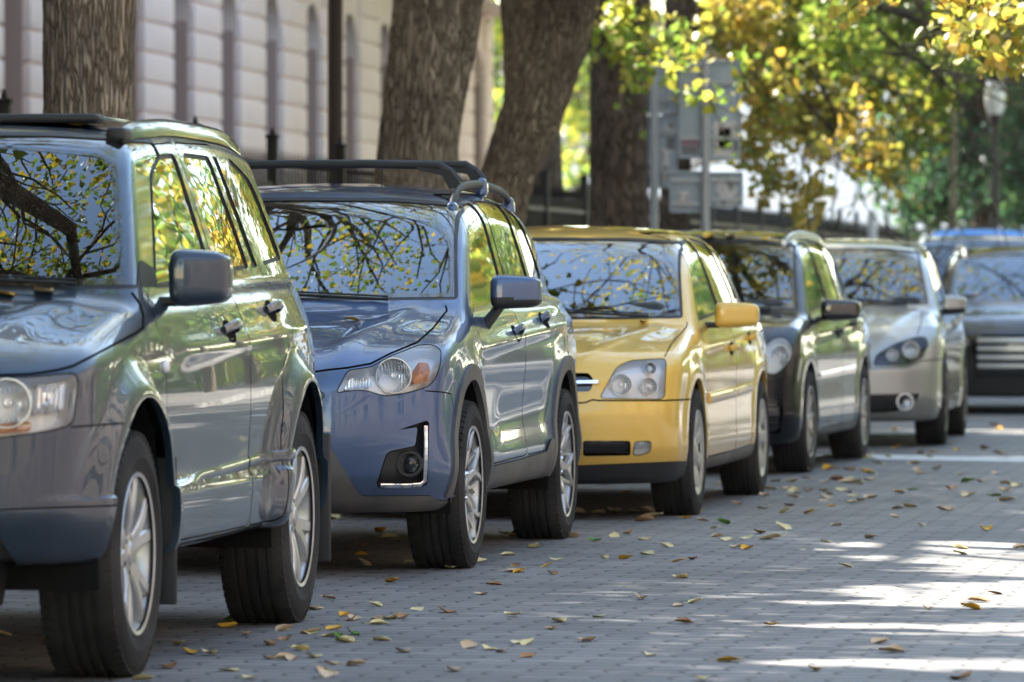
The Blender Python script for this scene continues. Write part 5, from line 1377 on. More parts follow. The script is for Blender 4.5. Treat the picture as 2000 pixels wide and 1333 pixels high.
def crossbar(root, s, z, y, m, name='roof_bar'):
    mb = MB(); Y = np.linspace(-y, y, 31); pts = [(-s, v, z-.012*(abs(v)/y)**2-(.075*max(0, (abs(v)/y-.86)/.14)**1.5)) for v in Y]
    rr = [.0115+.010*max(0, (abs(v)/y-.80)/.2) for v in Y]; mb.tube(pts, rr, 12, squash=(.75, 1.5)); mb.build(name, m, root, sharp=60)
    for sg in (1, -1):
        c = MB(); c.prism([(sg*(y-.17), z-.012), (sg*(y-.02), z-.03), (sg*(y+.03), z-.10), (sg*(y-.03), z-.105), (sg*(y-.06), z-.05), (sg*(y-.16), z-.03)], -s-.03, -s+.03, 'yz'); c.build('bar_foot', MATS['black_plastic'], root, sharp=40)
raised_rails(B2, car2, 1.06, 2.95, .620, .590, .052, MATS['black_plastic'], PAINT_BLUE)
crossbar(car2, 1.34, 1.638, .60, MATS['black_plastic']); crossbar(car2, 2.05, 1.655, .595, MATS['black_plastic'])
cowl_wipers(B2, car2, .25, .50, -.12, 1.062); aerial(car2, 2.9, .0, 1.515, .34, .25)
# ---- gold hatchback
C3 = dict(wb=2.70, hubz=.305, axis=(-.36, 3.05), axz=[(-.36, .50), (.4, .58), (1.0, .78), (3.0, .8)], mid=1.6, gy=.76, zlow=.84,
    plan=[(-.95, .80), (-.6, .86), (-.2, .873), (.5, .875), (1.5, .882), (2.6, .878), (3.1, .86), (3.65, .78)],
    sect=[(.12, -.07), (.22, -.02), (.35, .0), (.55, -.004), (.70, .0), (.80, -.01), (.9, -.04), (1.0, -.09), (1.1, -.12)],
    flare=(.010, .40, .50), shoulder=[(.010, [(0, .80), (1.2, .84), (3.5, .90)], .030, .2, 3.5)],
    edge=[(-.92, .66), (-.70, .735), (-.4, .80), (0, .87), (.35, .925), (.6, .94), (1.5, .975), (2.6, 1.01), (3.6, 1.0)],
    cent=[(-.92, .70), (-.70, .80), (-.4, .86), (0, .91), (.35, .945), (.6, .95), (2.6, 1.0), (3.6, 1.0)], crp=3.0,
    ridge=(.008, [(-.85, .42), (.3, .66)], .05),
    nose=[(.12, -.80), (.25, -.88), (.36, -.935), (.50, -.94), (.56, -.925), (.62, -.90), (.72, -.87), (.80, -.78)], nosecurve=(.26, 3.2),
    tail=[(.15, 3.48), (.4, 3.62), (.7, 3.64), (.95, 3.60), (1.1, 3.5)], tailcurve=(.18, 2.5),
    bottom=[(-1, .175), (-.4, .18), (-.2, .20), (2.3, .205), (3.6, .22)], ksh=.06, knose=.08,
    gbase=[(.1, .765), (.6, .765), (1.5, .765), (2.4, .74), (3.0, .70), (3.6, .64)], tum=.35, tum2=.2,
    roof=[(.8, 1.33), (1.1, 1.385), (1.5, 1.425), (1.9, 1.438), (2.4, 1.42), (2.9, 1.36), (3.3, 1.27)], crown=.04, kroof=.11,
    ws=(.16, .93, 1.95, .19, .07), ztop=1.36, bl=(3.45, .98, 1.9, .12))
HL3 = ((0.8, 0.1394, 0.0164), [(0.506, 0.583), (0.592, 0.737), (0.661, 0.769), (0.835, 0.779), (0.826, 0.579)])
cfg3 = dict(body=C3, place=(.041, 27.984, deg(9.18)), label='golden yellow hatchback with dark lower bumper lip, third in the row', cat='car', paint=PAINT_GOLD, res=(180, 110, 320), fmax=.45,
    windows=[dict(poly=[(.50, .945), (1.50, .985), (1.50, 1.365, .04), (1.25, 1.345), (1.02, 1.28, .08)], door=0), dict(poly=[(1.60, .99), (2.30, 1.02), (2.42, 1.06), (2.20, 1.345, .06), (1.60, 1.372)], door=1), dict(poly=[(2.50, 1.04), (2.78, 1.06), (2.50, 1.28), (2.33, 1.33)])],
    screen=(.765, .960, .650, 1.350, .952, 1.370), backlight=(.62, 1.03, .5, 1.32),
    track=.885, wy=.885, wheel=(.318, .205, .205, 'cap'), arch=[(0, .305, .365, 1.0), (2.70, .305, .365, 1.0)], spin=(.2, .5),
    regions=[('bumper_lip', 'front', ((0.8, 0.1466, 0.0339), [(-.4, .257), (0.088, 0.259), (0.414, 0.265), (0.951, 0.290), (0.951, 0.10), (-.4, 0.10)]), MATS['black_plastic'], .004),
             ('air_intake', 'front', ((0.8, 0.1443, 0.0291), [(.43, .383), (.66, .383), (.66, .312), (.43, .308)]), MATS['gloss_black'], -.03),
             ('grille', 'front', ((0.8, 0.1515, 0.0177), [(-.4, .715), (0.459, 0.705), (0.485, 0.669), (0.465, 0.617), (-.4, 0.60)]), MATS['gloss_black'], -.02),
             ('sill_trim', 'side', [(.36, .12), (.38, .262), (2.30, .285), (2.36, .12)], MATS['grey_plastic'], .003)],
    lamps=[dict(name='headlight', spec=HL3, depth=.045, r=.03, back=MATS['lamp_white'], wallm=MATS['lamp_white'], inside=[lamp_round((.612, .650), .050, .04), lamp_round((.745, .643), .040, .04), lamp_round((.754, .728), .028, .03)]),
           dict(name='fog_lamp', spec=((0.8, 0.1382, 0.0293), [(0.676, 0.381), (0.762, 0.384), (0.757, 0.328), (0.703, 0.311), (0.668, 0.311)]), depth=.03, back=MATS['reflector'])],
    doors=[[(.50, .27), (.44, .50), (.42, .90), (.50, .95), (1.02, 1.30, .08), (1.28, 1.39), (1.555, 1.395), (1.555, .275), (.55, .27)],
           [(1.563, .275), (1.563, 1.395), (2.24, 1.37, .05), (2.48, 1.05), (2.46, .88), (2.36, .68), (2.26, .50), (2.22, .28)]],
    handles=[(1.32, .80), (2.18, .845)],
    grooves=[('front', ((0.8, 0.1433, 0.0208), [(-.4, .55), (0.236, 0.556), (0.441, 0.564), (0.478, 0.578), (0.506, 0.574), (0.823, 0.575), (0.985, 0.583)]), dict(smax_=.5, w=.004)),
             ('front', ((0.8, 0.1319, 0.0094), [(0.823, 0.784), (0.855, 0.845), (0.931, 0.93), (0.933, 0.95)]), dict(smax_=.6, w=.003))],
    mouldings=[('side_strip', [(.50, .560), (1.54, .575)], .055, .011, PAINT_GOLD), ('side_strip', [(1.57, .576), (2.25, .590)], .055, .011, PAINT_GOLD)],
    mirror=dict(box=(.75, .875, 1.090, .912, 1.038, .085), stalk='arm', m=PAINT_GOLD), cab=(1.50, 1.36))
car3, B3 = make_car(cfg3)
for sg in (1, -1):
    P, n = B3.surf_side([(.44, .572)], sg); b = MB(); b.box(P[0], (.05, .012, .03), .005); b.build('side_marker', MATS['orange_lens'], car3)
P, n = B3.surf_front(((.8, .1522, .0178), 0), [(q, .650+.012*abs(q)/.5) for q in np.linspace(-.1, .50, 12)], 1)
b = MB(); sweep(b, np.concatenate([P[::-1]*np.array([1, -1, 1]), P]), np.concatenate([n[::-1]*np.array([1, -1, 1]), n]), .022, .012); b.build('chrome_bar', MATS['chrome'], car3, sharp=40)
b = MB()
for z in (.323, .338, .353, .368):
    P, n = B3.surf_front(((.8, .1443, .0291), 0), [(q, z) for q in np.linspace(.44, .655, 6)], 1); sweep(b, P-n*.014, n, .005, .006)
b.build('intake_slats', MATS['black_plastic'], car3)
cowl_wipers(B3, car3, .3, .60, .0, .965); aerial(car3, 2.75, 0, 1.375, .30, .3)
# ---- black estate
def vary(base, **kw): d = dict(base); d.update(kw); return d
C4 = vary(C3, wb=2.64, gy=.765,
    nose=[(.12, -.72), (.25, -.80), (.36, -.845), (.55, -.845), (.66, -.80), (.76, -.72), (.86, -.60)], nosecurve=(.27, 3.0),
    edge=[(-.84, .62), (-.60, .78), (-.3, .86), (0, .905), (.35, .94), (.6, .955), (1.5, .99), (2.6, 1.03), (3.5, 1.03)],
    cent=[(-.84, .66), (-.60, .83), (-.3, .91), (0, .945), (.35, .965), (.6, .97), (2.6, 1.0), (3.5, 1.0)],
    roof=[(.8, 1.37), (1.1, 1.425), (1.5, 1.462), (1.9, 1.475), (2.5, 1.465), (3.0, 1.43), (3.4, 1.38)], tum=.31, tum2=.1,
    ws=(.16, .93, 1.85, .19, .07), ztop=1.40, bl=(3.50, .98, .6, .12), tail=[(.15, 3.40), (.4, 3.52), (.7, 3.54), (.95, 3.52), (1.2, 3.45)],
    bottom=[(-1, .17), (-.4, .18), (-.2, .19), (2.3, .20), (3.6, .22)], ridge=(.006, [(-.7, .40), (.3, .66)], .05))
HL4 = ((0.75, 0.1376, 0.0127), [(0.72, 0.78), (0.765, 0.818), (0.825, 0.823), (0.87, 0.775), (0.876, 0.709), (0.834, 0.64), (0.77, 0.594), (0.72, 0.603), (.68, .66), (.68, .73)])
cfg4 = dict(body=C4, place=(.927, 34.313, deg(10.55)), label='black estate car with yellow leaves on its roof, fourth in the row', cat='car', paint=PAINT_NIGHT, res=(150, 90, 280), fmax=.45,
    windows=[dict(poly=[(.52, .965), (1.46, 1.0), (1.46, 1.395, .04), (1.25, 1.385), (1.0, 1.31, .08)], door=0), dict(poly=[(1.56, 1.005), (2.28, 1.03), (2.20, 1.40, .04), (1.56, 1.405)], door=1), dict(poly=[(2.40, 1.04), (3.05, 1.08), (2.90, 1.34, .06), (2.32, 1.395)])],
    screen=(.758, .970, .640, 1.375, .958, 1.405), backlight=(.62, 1.05, .52, 1.34),
    track=.885, wy=.885, wheel=(.318, .210, .205, 'ten'), arch=[(0, .305, .360, 1.0), (2.64, .305, .360, 1.0)], spin=(.2, .5),
    regions=[('grille', 'front', ((0.75, 0.138, 0.02), [(-.4, .46), (.80, .45), (.82, .39), (.80, .25), (-.4, .24)]), MATS['gloss_black'], -.02),
             ('sill_trim', 'side', [(.36, .12), (.38, .235), (2.25, .262), (2.30, .12)], MATS['grey_plastic'], .003)],
    lamps=[dict(name='headlight', spec=HL4, depth=.045, r=.03, back=MATS['lamp_white'], inside=[lamp_round((.80, .715), .05, .04)])],
    doors=[[(.50, .25), (.44, .50), (.42, .90), (.50, .965), (1.0, 1.34, .08), (1.28, 1.42), (1.51, 1.43), (1.51, .255), (.55, .25)],
           [(1.52, .255), (1.52, 1.43), (2.24, 1.425, .04), (2.34, 1.05), (2.38, .88), (2.28, .68), (2.18, .50), (2.14, .26)]],
    handles=[(1.28, .83), (2.10, .87)],
    mouldings=[('side_strip', [(.50, .575), (1.50, .590)], .030, .010, MATS['chrome']), ('side_strip', [(1.53, .590), (2.18, .600)], .030, .010, MATS['chrome'])],
    mirror=dict(box=(.75, .850, 1.088, .905, 1.036, .085), stalk='arm', m=MATS['gloss_black']), cab=(1.48, 1.38))
car4, B4 = make_car(cfg4)
roof_strip(B4, car4, 1.04, 3.0, .575, .56, .036, .032, MATS['alloy'])
b = MB()
for z in (.285, .315, .345, .375, .405, .435):
    P, n = B4.surf_front(((.75, .138, .02), 0), [(q, z) for q in np.linspace(.1, .80, 10)], 1); sweep(b, P-n*.010, n, .008, .008)
b.build('grille_slats', MATS['black_plastic'], car4)
cowl_wipers(B4, car4, .3, .60, .0, .97); aerial(car4, 1.25, -.22, 1.44, .34, -.15)
# ---- silver hatchback
C5 = vary(C3, wb=2.58, gy=.745,
    plan=[(-.95, .76), (-.6, .83), (-.2, .845), (.5, .848), (1.5, .855), (2.6, .852), (3.0, .83), (3.4, .76)],
    nose=[(.12, -.70), (.25, -.80), (.36, -.835), (.52, -.835), (.62, -.80), (.72, -.74), (.82, -.62)], nosecurve=(.24, 3.0),
    edge=[(-.84, .60), (-.60, .745), (-.3, .84), (0, .90), (.35, .95), (.6, .97), (1.5, .995), (2.6, 1.02), (3.4, 1.0)],
    cent=[(-.84, .62), (-.60, .79), (-.3, .88), (0, .93), (.3, .965), (.6, .97), (2.6, 1.0), (3.4, 1.0)],
    roof=[(.8, 1.37), (1.1, 1.42), (1.5, 1.452), (1.9, 1.462), (2.5, 1.44), (2.9, 1.40), (3.2, 1.35)], gbase=[(.1, .745), (.6, .745), (1.5, .745), (2.4, .72), (3.0, .68), (3.4, .64)], tum=.33, tum2=.1,
    ws=(.14, .95, 1.80, .18, .07), ztop=1.40, bl=(3.25, .98, .5, .12), tail=[(.15, 3.15), (.4, 3.28), (.7, 3.30), (.95, 3.28), (1.2, 3.2)], axis=(-.34, 2.75))
HL5 = ((0.7, 0.0621, 0.0117), [(0.389, 0.56), (0.417, 0.642), (0.555, 0.723), (0.693, 0.766), (0.76, 0.77), (0.784, 0.713), (0.735, 0.61), (0.626, 0.564)])
def fog5(B, h, sg, spec):
    lamp_round((.619, .317), .058, .03, fac=(1, .1, 0))(B, h, sg, spec)
cfg5 = dict(body=C5, place=(2.194, 40.06, deg(7.51)), label='silver hatchback with smoked headlights, fifth in the row', cat='car', paint=PAINT_SILVER, res=(140, 90, 260), fmax=.45,
    windows=[dict(poly=[(.50, .985), (1.42, 1.01), (1.42, 1.385, .04), (1.2, 1.375), (.98, 1.31, .08)], door=0), dict(poly=[(1.52, 1.012), (2.25, 1.03), (2.35, 1.10), (2.22, 1.37, .06), (1.52, 1.39)], door=1)],
    screen=(.722, .985, .612, 1.365, .970, 1.395), backlight=(.58, 1.05, .48, 1.32),
    track=.862, wy=.862, wheel=(.316, .200, .205, 'ten'), arch=[(0, .305, .360, 1.0), (2.58, .305, .360, 1.0)], spin=(.2, .5),
    regions=[('air_intake', 'front', ((0.7, 0.0681, 0.0210), [(-.4, .365), (0.375, 0.366), (0.72, 0.374), (0.665, 0.275), (0.498, 0.24), (-.4, .225)]), MATS['black_plastic'], -.03),
             ('grille', 'front', ((0.7, 0.0727, 0.0140), [(-.4, .66), (0.374, 0.625), (0.386, 0.545), (-.4, .56)]), MATS['gloss_black'], -.02)],
    lamps=[dict(name='headlight', spec=HL5, depth=.07, r=.03, back=MATS['lamp_black'], wallm=MATS['lamp_black'], inside=[lamp_round((.655, .675), .055, .04, fac=(1, .1, .02)), lamp_round((.53, .64), .040, .04, fac=(1, .1, .02))])],
    doors=[[(.50, .26), (.44, .50), (.42, .92), (.50, .98), (.98, 1.34, .08), (1.24, 1.41), (1.47, 1.42), (1.47, .265), (.55, .26)],
           [(1.48, .265), (1.48, 1.42), (2.26, 1.40, .05), (2.42, 1.05), (2.36, .88), (2.24, .68), (2.14, .50), (2.10, .27)]],
    handles=[(1.24, .84), (2.08, .87)],
    grooves=[('front', ((0.7, .066, .0117), [(-.4, .545), (.40, .545), (.62, .553), (.74, .60), (.95, .615)]), dict(smax_=.5, w=.004)), ('front', ((0.7, .066, .0117), [(.70, .775), (.73, .86), (.74, .95)]), dict(smax_=.5, w=.003))],
    mirror=dict(box=(.70, .800, .965, .912, 1.046, .085), stalk='arm', m=PAINT_SILVER, split=.35), cab=(1.42, 1.36))
car5, B5 = make_car(cfg5)
for sg in (1, -1):
    P, n = B5.surf_front(((.7, .0613, .0207), 0), [(.619, .317)], 1); p = P[0]+np.array([-.012, 0, 0]); a, b = MB(), MB(); bowl(a, p, .045, .03, facing=(1, .1, 0)); ring(b, p+np.array([.008, 0, 0]), .062, .014, .02, facing=(1, .1, 0))
    for q in (a, b):
        if sg < 0:
            for v in q.v: v[:, 1] *= -1
    a.build('fog_lamp', MATS['reflector'], car5); b.build('fog_lamp_ring', MATS['chrome'], car5)
b = MB(); b.box((-1.3+.55, 0, 0), (.001, .001, .001))
cowl_wipers(B5, car5, .3, .58, .0, .985)
# ---- dark car with chrome grille bars facing the camera at the right edge, and two roofs beyond it
C6 = vary(C4, edge=[(-.84, .66), (-.60, .80), (-.3, .87), (0, .905), (.35, .94), (.6, .955), (1.5, .99), (2.6, 1.03), (3.5, 1.03)], cent=[(-.84, .70), (-.60, .83), (-.3, .90), (0, .935), (.35, .955), (.6, .97), (2.6, 1.0), (3.5, 1.0)],
    nose=[(.10, -.72), (.25, -.80), (.36, -.845), (.60, -.86), (.70, -.84), (.80, -.72), (.9, -.55)], nosecurve=(.16, 3.0), bottom=[(-1, .14), (-.4, .16), (-.2, .2), (2.3, .22), (3.6, .24)])
cfg6 = vary(cfg4, body=C6, place=(4.60, 49.9, deg(1.5)), label='black car with wide chrome barred grille facing the camera at the right edge', paint=PAINT_BLACK, res=(110, 80, 200),
    regions=[('grille', 'front', ((0.75, 0, .01), [(-.4, .69), (.52, .69), (.60, .60), (.58, .33), (-.4, .33)]), MATS['gloss_black'], -.02),
             ('bumper_lip', 'front', ((0.75, 0, .01), [(-.4, .14), (.98, .14), (.98, .02), (-.4, .02)]), MATS['alloy'], .005)],
    lamps=[dict(name='headlight', spec=((0.75, 0, .01), [(.62, .60), (.66, .70), (.84, .73), (.86, .62), (.72, .57)]), depth=.06, r=.03, inside=[lamp_round((.75, .65), .045, .04)])], mirror=dict(box=(.75, .850, 1.06, .905, 1.036, .085), stalk='arm', m=PAINT_BLACK))
car6, B6 = make_car(cfg6); roof_strip(B6, car6, 1.02, 3.0, .57, .56, .045, .055, MATS['alloy'])
for zc_ in (.645, .57, .495, .42):
    b = MB(); P, n = B6.surf_front(((.75, 0, .01), 0), [(q, zc_) for q in np.linspace(.0, .56, 10)], 1)
    P = np.concatenate([P[::-1]*np.array([1, -1, 1]), P[1:]]); n = np.concatenate([n[::-1]*np.array([1, -1, 1]), n[1:]]); sweep(b, P-n*.010, n, .040, .016); b.build('grille_bar', MATS['bar_chrome'], car6, sharp=40)
PAINT_PALE = paint('paint_pale', (.46, .48, .50), .5, .4); PAINT_SKY = paint('paint_sky', (.05, .34, .90), .0, .4)
C7 = vary(C1); cfg7 = vary(cfg1, body=C7, place=(4.88, 58.5, deg(2.0)), label='pale silver car behind the black one, only its roof and rail showing', paint=PAINT_PALE, res=(90, 60, 160), fine=False, lamps=[], grooves=[], mouldings=[])
car7, B7 = make_car(cfg7); roof_strip(B7, car7, 1.05, 3.1, .575, .555, .050, .045, MATS['alloy'])
C8 = vary(C1, roof=[(.9, 1.74), (1.25, 1.785), (1.9, 1.80), (2.6, 1.80), (3.2, 1.77), (3.5, 1.73)], ztop=1.76)
cfg8 = vary(cfg7, body=C8, place=(5.55, 67.0, deg(3.0)), label='bright blue van beyond the silver roof, only its roof showing', paint=PAINT_SKY, screen=(.772, 1.125, .60, 1.66, 1.115, 1.70), cat='van')
car8, B8 = make_car(cfg8)
LEAFXY = [(0.4, 27.65), (0.5, 28.21), (0.62, 28.21), (0.68, 28.37), (0.84, 27.35), (0.91, 27.08), (0.99, 26.76), (0.94, 26.29), (0.92, 25.38), (1.04, 25.23), (1.12, 25.75), (0.37, 24.98), (0.58, 25.1), (0.66, 24.47), (0.96, 24.3), (1.0, 24.23), (1.37, 24.85), (1.51, 26.56), (1.86, 27.53), (1.91, 26.56), (1.6, 25.28), (0.09, 24.37), (0.38, 23.42), (0.47, 23.37), (0.68, 23.13), (0.74, 23.31), (0.57, 23.73), (0.18, 23.24), (0.14, 22.72), (0.16, 22.11), (0.03, 22.25), (0.65, 21.83), (1.33, 22.7), (1.88, 24.02), (1.87, 23.75), (0.46, 20.37), (0.65, 20.13), (0.58, 19.89), (1.44, 19.73), (1.59, 19.73), (1.66, 20.21), (1.76, 20.71), (0.16, 18.99), (0.3, 19.28), (0.13, 18.63), (0.57, 18.91), (0.86, 18.76), (0.05, 17.82), (0.23, 17.95), (0.42, 17.28), (0.05, 17.21), (0.65, 17.0), (1.16, 17.9), (1.16, 17.43), (0.88, 16.6), (0.54, 16.19), (1.29, 16.24), (1.16, 29.19), (1.03, 29.96), (1.12, 30.8), (1.21, 30.73), (1.34, 30.25), (1.42, 31.19), (1.48, 30.06), (1.53, 31.38), (1.5, 32.52), (1.61, 30.92), (1.7, 30.99), (1.8, 31.11), (1.79, 32.39), (1.65, 30.06), (1.62, 29.64), (1.62, 28.85), (1.41, 28.92), (1.75, 29.29), (1.82, 29.6), (1.9, 30.14), (1.86, 32.73), (1.94, 32.95), (1.95, 32.1), (2.05, 32.69), (1.92, 34.63), (2.04, 34.39), (2.11, 34.02), (2.09, 30.69), (2.2, 31.19), (2.42, 33.83), (2.59, 34.63), (2.41, 31.3), (2.65, 33.61), (2.6, 32.39), (2.68, 32.48), (2.88, 33.83), (2.81, 31.7), (2.56, 30.25), (2.68, 30.92), (2.73, 37.92), (2.83, 38.15), (3.24, 38.92), (3.23, 37.75), (2.24, 36.65), (2.31, 36.65), (1.94, 28.59), (1.71, 33.03), (-1.64, 18.28), (-1.47, 17.97), (-1.21, 16.48), (-1.1, 16.62), (-1.04, 17.79), (-0.99, 17.38), (-0.92, 17.3), (-0.93, 19.1), (-0.93, 18.7), (-0.86, 18.28), (-0.69, 19.72), (-0.74, 18.54), (-0.65, 18.39), (-0.72, 18.06), (-0.58, 18.22), (-0.58, 18.67), (-0.76, 17.77), (-0.65, 17.56), (-0.73, 17.13), (-0.68, 17.1), (-0.6, 17.19), (-0.54, 16.88), (-0.56, 16.62), (-0.83, 16.6), (-0.75, 16.24), (-1.05, 16.24), (-0.63, 23.68), (-0.45, 21.53), (-0.24, 22.53), (-0.68, 19.76), (-0.48, 19.92), (-0.33, 19.7), (-0.23, 19.55), (-0.66, 20.41), (-0.11, 20.68), (-0.07, 21.34), (-0.02, 23.68), (0.01, 22.29), (-0.41, 19.16), (-0.44, 18.87), (-0.37, 19.22), (-0.56, 18.19), (-0.51, 18.32), (-0.53, 17.93), (-0.66, 17.07), (-0.65, 17.55), (-0.74, 18.56), (-0.65, 18.37), (-0.58, 18.59), (-0.46, 16.84), (-0.13, 17.67), (-0.07, 17.55), (-0.03, 17.43), (-0.17, 16.58), (0.02, 17.88), (-0.41, 18.0), (-0.33, 17.43), (0.0, 19.31), (0.1, 24.37), (-0.52, 25.1), (-0.32, 25.2)]
# ---------------------------------------------------------------- crowns hanging into the view
def spray(name, parent, blobs, n, size, pal, seed, dspread, lod=False, droop=.5, bright=1.0, twig=None, clump=14):
    """leaves gathered in clumps: blobs (x, y, z, radius, weight) in metres"""
    rng = np.random.default_rng(seed); W = np.array([b[4]*b[3]**2 for b in blobs]); W /= W.sum(); Q = []; TW = MB()
    for b, w in zip(blobs, W):
        k = int(n*w/clump)+1; c = np.array(b[:3])
        for _ in range(k):
            d = rng.normal(size=3); d /= np.linalg.norm(d); r_ = b[3]*rng.random()**.45; p = c+d*r_*np.array([1, dspread, 1])
            m = rng.poisson(clump); L_ = rng.uniform(.14, .34)*size/.08; ax = rng.normal(size=3); ax[2] -= 1.2; ax /= np.linalg.norm(ax)
            f = rng.uniform(-1, 1, m); Q.append(p+ax*f[:, None]*L_+rng.normal(size=(m, 3))*size*.75)
            if twig: TW.tube([p-ax*L_*1.2+np.array([0, 0, .05]), p, p+ax*L_], [.006, .004, .002], 3, caps=False)
    o = leaf_cloud(name, np.concatenate(Q), size, pal, rng, None, lod, droop, keep_gaps=False, bright=bright)
    if parent is not None:
        o.parent = parent; o.matrix_parent_inverse = Matrix.Translation(-parent.location)
        if twig and TW.v:
            t = raw_mesh('twigs', np.concatenate(TW.v), TW.f, twig); t.parent = parent; t.matrix_parent_inverse = Matrix.Translation(-parent.location)
    return o
def blob(u, v, r, d, w=1.0):
    x, y, z = pxpt(u, v, d); return (x, y, z, r/11111*d, w)
rg = np.random.default_rng(99)
def blobs(lst, d, sd): return [blob(u, v, r, d+rg.normal()*sd, w[0] if w else 1.0) for u, v, r, *w in lst]
# yellowing lime behind the sign boards, its crown drooping over the street
x, y, z = tb(1318, 53.0)
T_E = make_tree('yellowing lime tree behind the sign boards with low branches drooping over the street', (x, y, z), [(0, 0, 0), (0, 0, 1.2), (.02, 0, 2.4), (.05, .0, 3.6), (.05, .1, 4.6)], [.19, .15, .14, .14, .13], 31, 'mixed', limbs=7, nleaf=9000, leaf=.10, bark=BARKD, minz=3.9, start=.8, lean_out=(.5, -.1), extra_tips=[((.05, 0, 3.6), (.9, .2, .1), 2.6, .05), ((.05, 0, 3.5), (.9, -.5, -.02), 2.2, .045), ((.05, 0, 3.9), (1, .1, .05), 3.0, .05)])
spray('crown', T_E, blobs([(1440, 30, 60), (1500, 205, 55), (1475, 290, 38, 1.2), (1520, 345, 34, .8), (1590, 390, 28), (1615, 210, 65), (1690, 270, 42), (1735, 330, 32), (1600, 300, 26), (1560, 372, 20), (1470, 160, 45), (1560, 250, 40)], 51, 2.2), 2300, .08, 'yellow', 41, 1.5, twig=BARKD, bright=.68)
spray('crown', T_E, blobs([(1400, 30, 60), (1520, 100, 85), (1560, 30, 90), (1690, 150, 90), (1640, 70, 80), (1480, 60, 60)], 53, 2.2), 3200, .08, 'lime', 141, 1.5, twig=BARKD, bright=.85)
spray('crown', T_E, blobs([(1780, 60, 110), (1800, 210, 70), (1700, 60, 100), (1840, 150, 80), (1640, 40, 90), (1930, 60, 100), (1770, 280, 40)], 55, 2.5), 4200, .08, 'lime', 42, 1.5, twig=BARKD, bright=.85)
spray('crown', T_E, blobs([(1330, 110, 26), (1362, 150, 26), (1385, 185, 22), (1408, 215, 20), (1420, 255, 12), (1430, 130, 30), (1350, 70, 40)], 44.5, .5), 130, .08, 'lime', 43, 1.2, twig=BARKD)
spray('crown', bpy.data.objects['street_tree.004'], blobs([(1225, 50, 34), (1215, 100, 26), (1245, 130, 22), (1200, 30, 24), (1262, 80, 18)], 43.5, .4), 230, .085, 'lime', 44, 1.2, twig=BARKD)
spray('crown', bpy.data.objects['street_tree'], blobs([(1890, 20, 45), (1955, 50, 50), (1990, 95, 30), (1910, 70, 30), (1668, 4, 26, .8), (1700, -20, 30)], 31, .5), 330, .075, 'yellow', 45, 1.2, twig=BARKD, bright=.85)
# dark evergreen farther down the row
x, y, z = tb(1920, 92.0)
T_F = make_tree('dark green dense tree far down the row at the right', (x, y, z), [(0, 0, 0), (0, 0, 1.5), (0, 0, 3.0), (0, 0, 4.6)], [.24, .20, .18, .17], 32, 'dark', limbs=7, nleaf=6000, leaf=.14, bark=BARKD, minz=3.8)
spray('crown', T_F, blobs([(1770, 300, 70), (1860, 230, 90), (1960, 240, 90), (1990, 330, 80), (1830, 350, 60), (1960, 395, 45), (1730, 340, 30), (1900, 320, 70), (2040, 260, 100), (1780, 400, 30), (1860, 400, 35), (2030, 400, 50)], 92, 2.5), 7500, .15, 'dark', 46, 1.5, twig=None)
# garden limes behind the leaning trunks
x, y, z = tb(955, 104.0)
T_G = make_tree('sunlit green lime in the gap between the two leaning trunks', (x, y, z), [(0, 0, 0), (0, 0, 1.5), (0, 0, 3.0)], [.14, .12, .10], 33, 'lime', limbs=6, nleaf=2000, leaf=.13, bark=BARKD, minz=3.5, name='garden_tree', group='garden trees beyond the fence')
spray('crown', T_G, blobs([(935, 50, 50), (925, 130, 46), (960, 60, 40), (930, 215, 40), (945, 290, 36), (905, 260, 28), (960, 180, 30), (915, 330, 18)], 104, 2), 1500, .16, 'lime', 47, 1.5)
x, y, z = tb(1128, 114.0)
T_H = make_tree('yellow green lime between the forked trunk and the dark trunk', (x, y, z), [(0, 0, 0), (0, 0, 1.5), (0, 0, 3.0)], [.12, .10, .09], 34, 'lime', limbs=5, nleaf=1500, leaf=.13, bark=BARKD, minz=4.6, name='garden_tree', group='garden trees beyond the fence')
spray('crown', T_H, blobs([(1125, 180, 36), (1140, 120, 32), (1110, 250, 26), (1130, 330, 22), (1145, 220, 24), (1125, 60, 30)], 114, 2), 800, .16, 'lime', 48, 1.5)
# trees of the row nearer than the photograph shows, over the first cars
for i, (t, q, pal, lb) in enumerate([(17.5, -6.6, 'mixed', 'street lime beside the slate grey SUV, left of the frame'), (7.0, -6.6, 'green', 'green street lime left of the camera'), (-4.0, -6.6, 'mixed', 'street lime behind the camera on the left pavement')]):
    x, y, z = street(t, q, .08); make_tree(lb, (x, y, z), [(0, 0, 0), (0, 0, 1.5), (.05, 0, 3.0), (.05, .1, 4.4)], [.30, .25, .24, .23], 50+i, pal, limbs=8, nleaf=20000, leaf=.08, lean_out=(.35, 0), minz=3.2, bark=BARK)
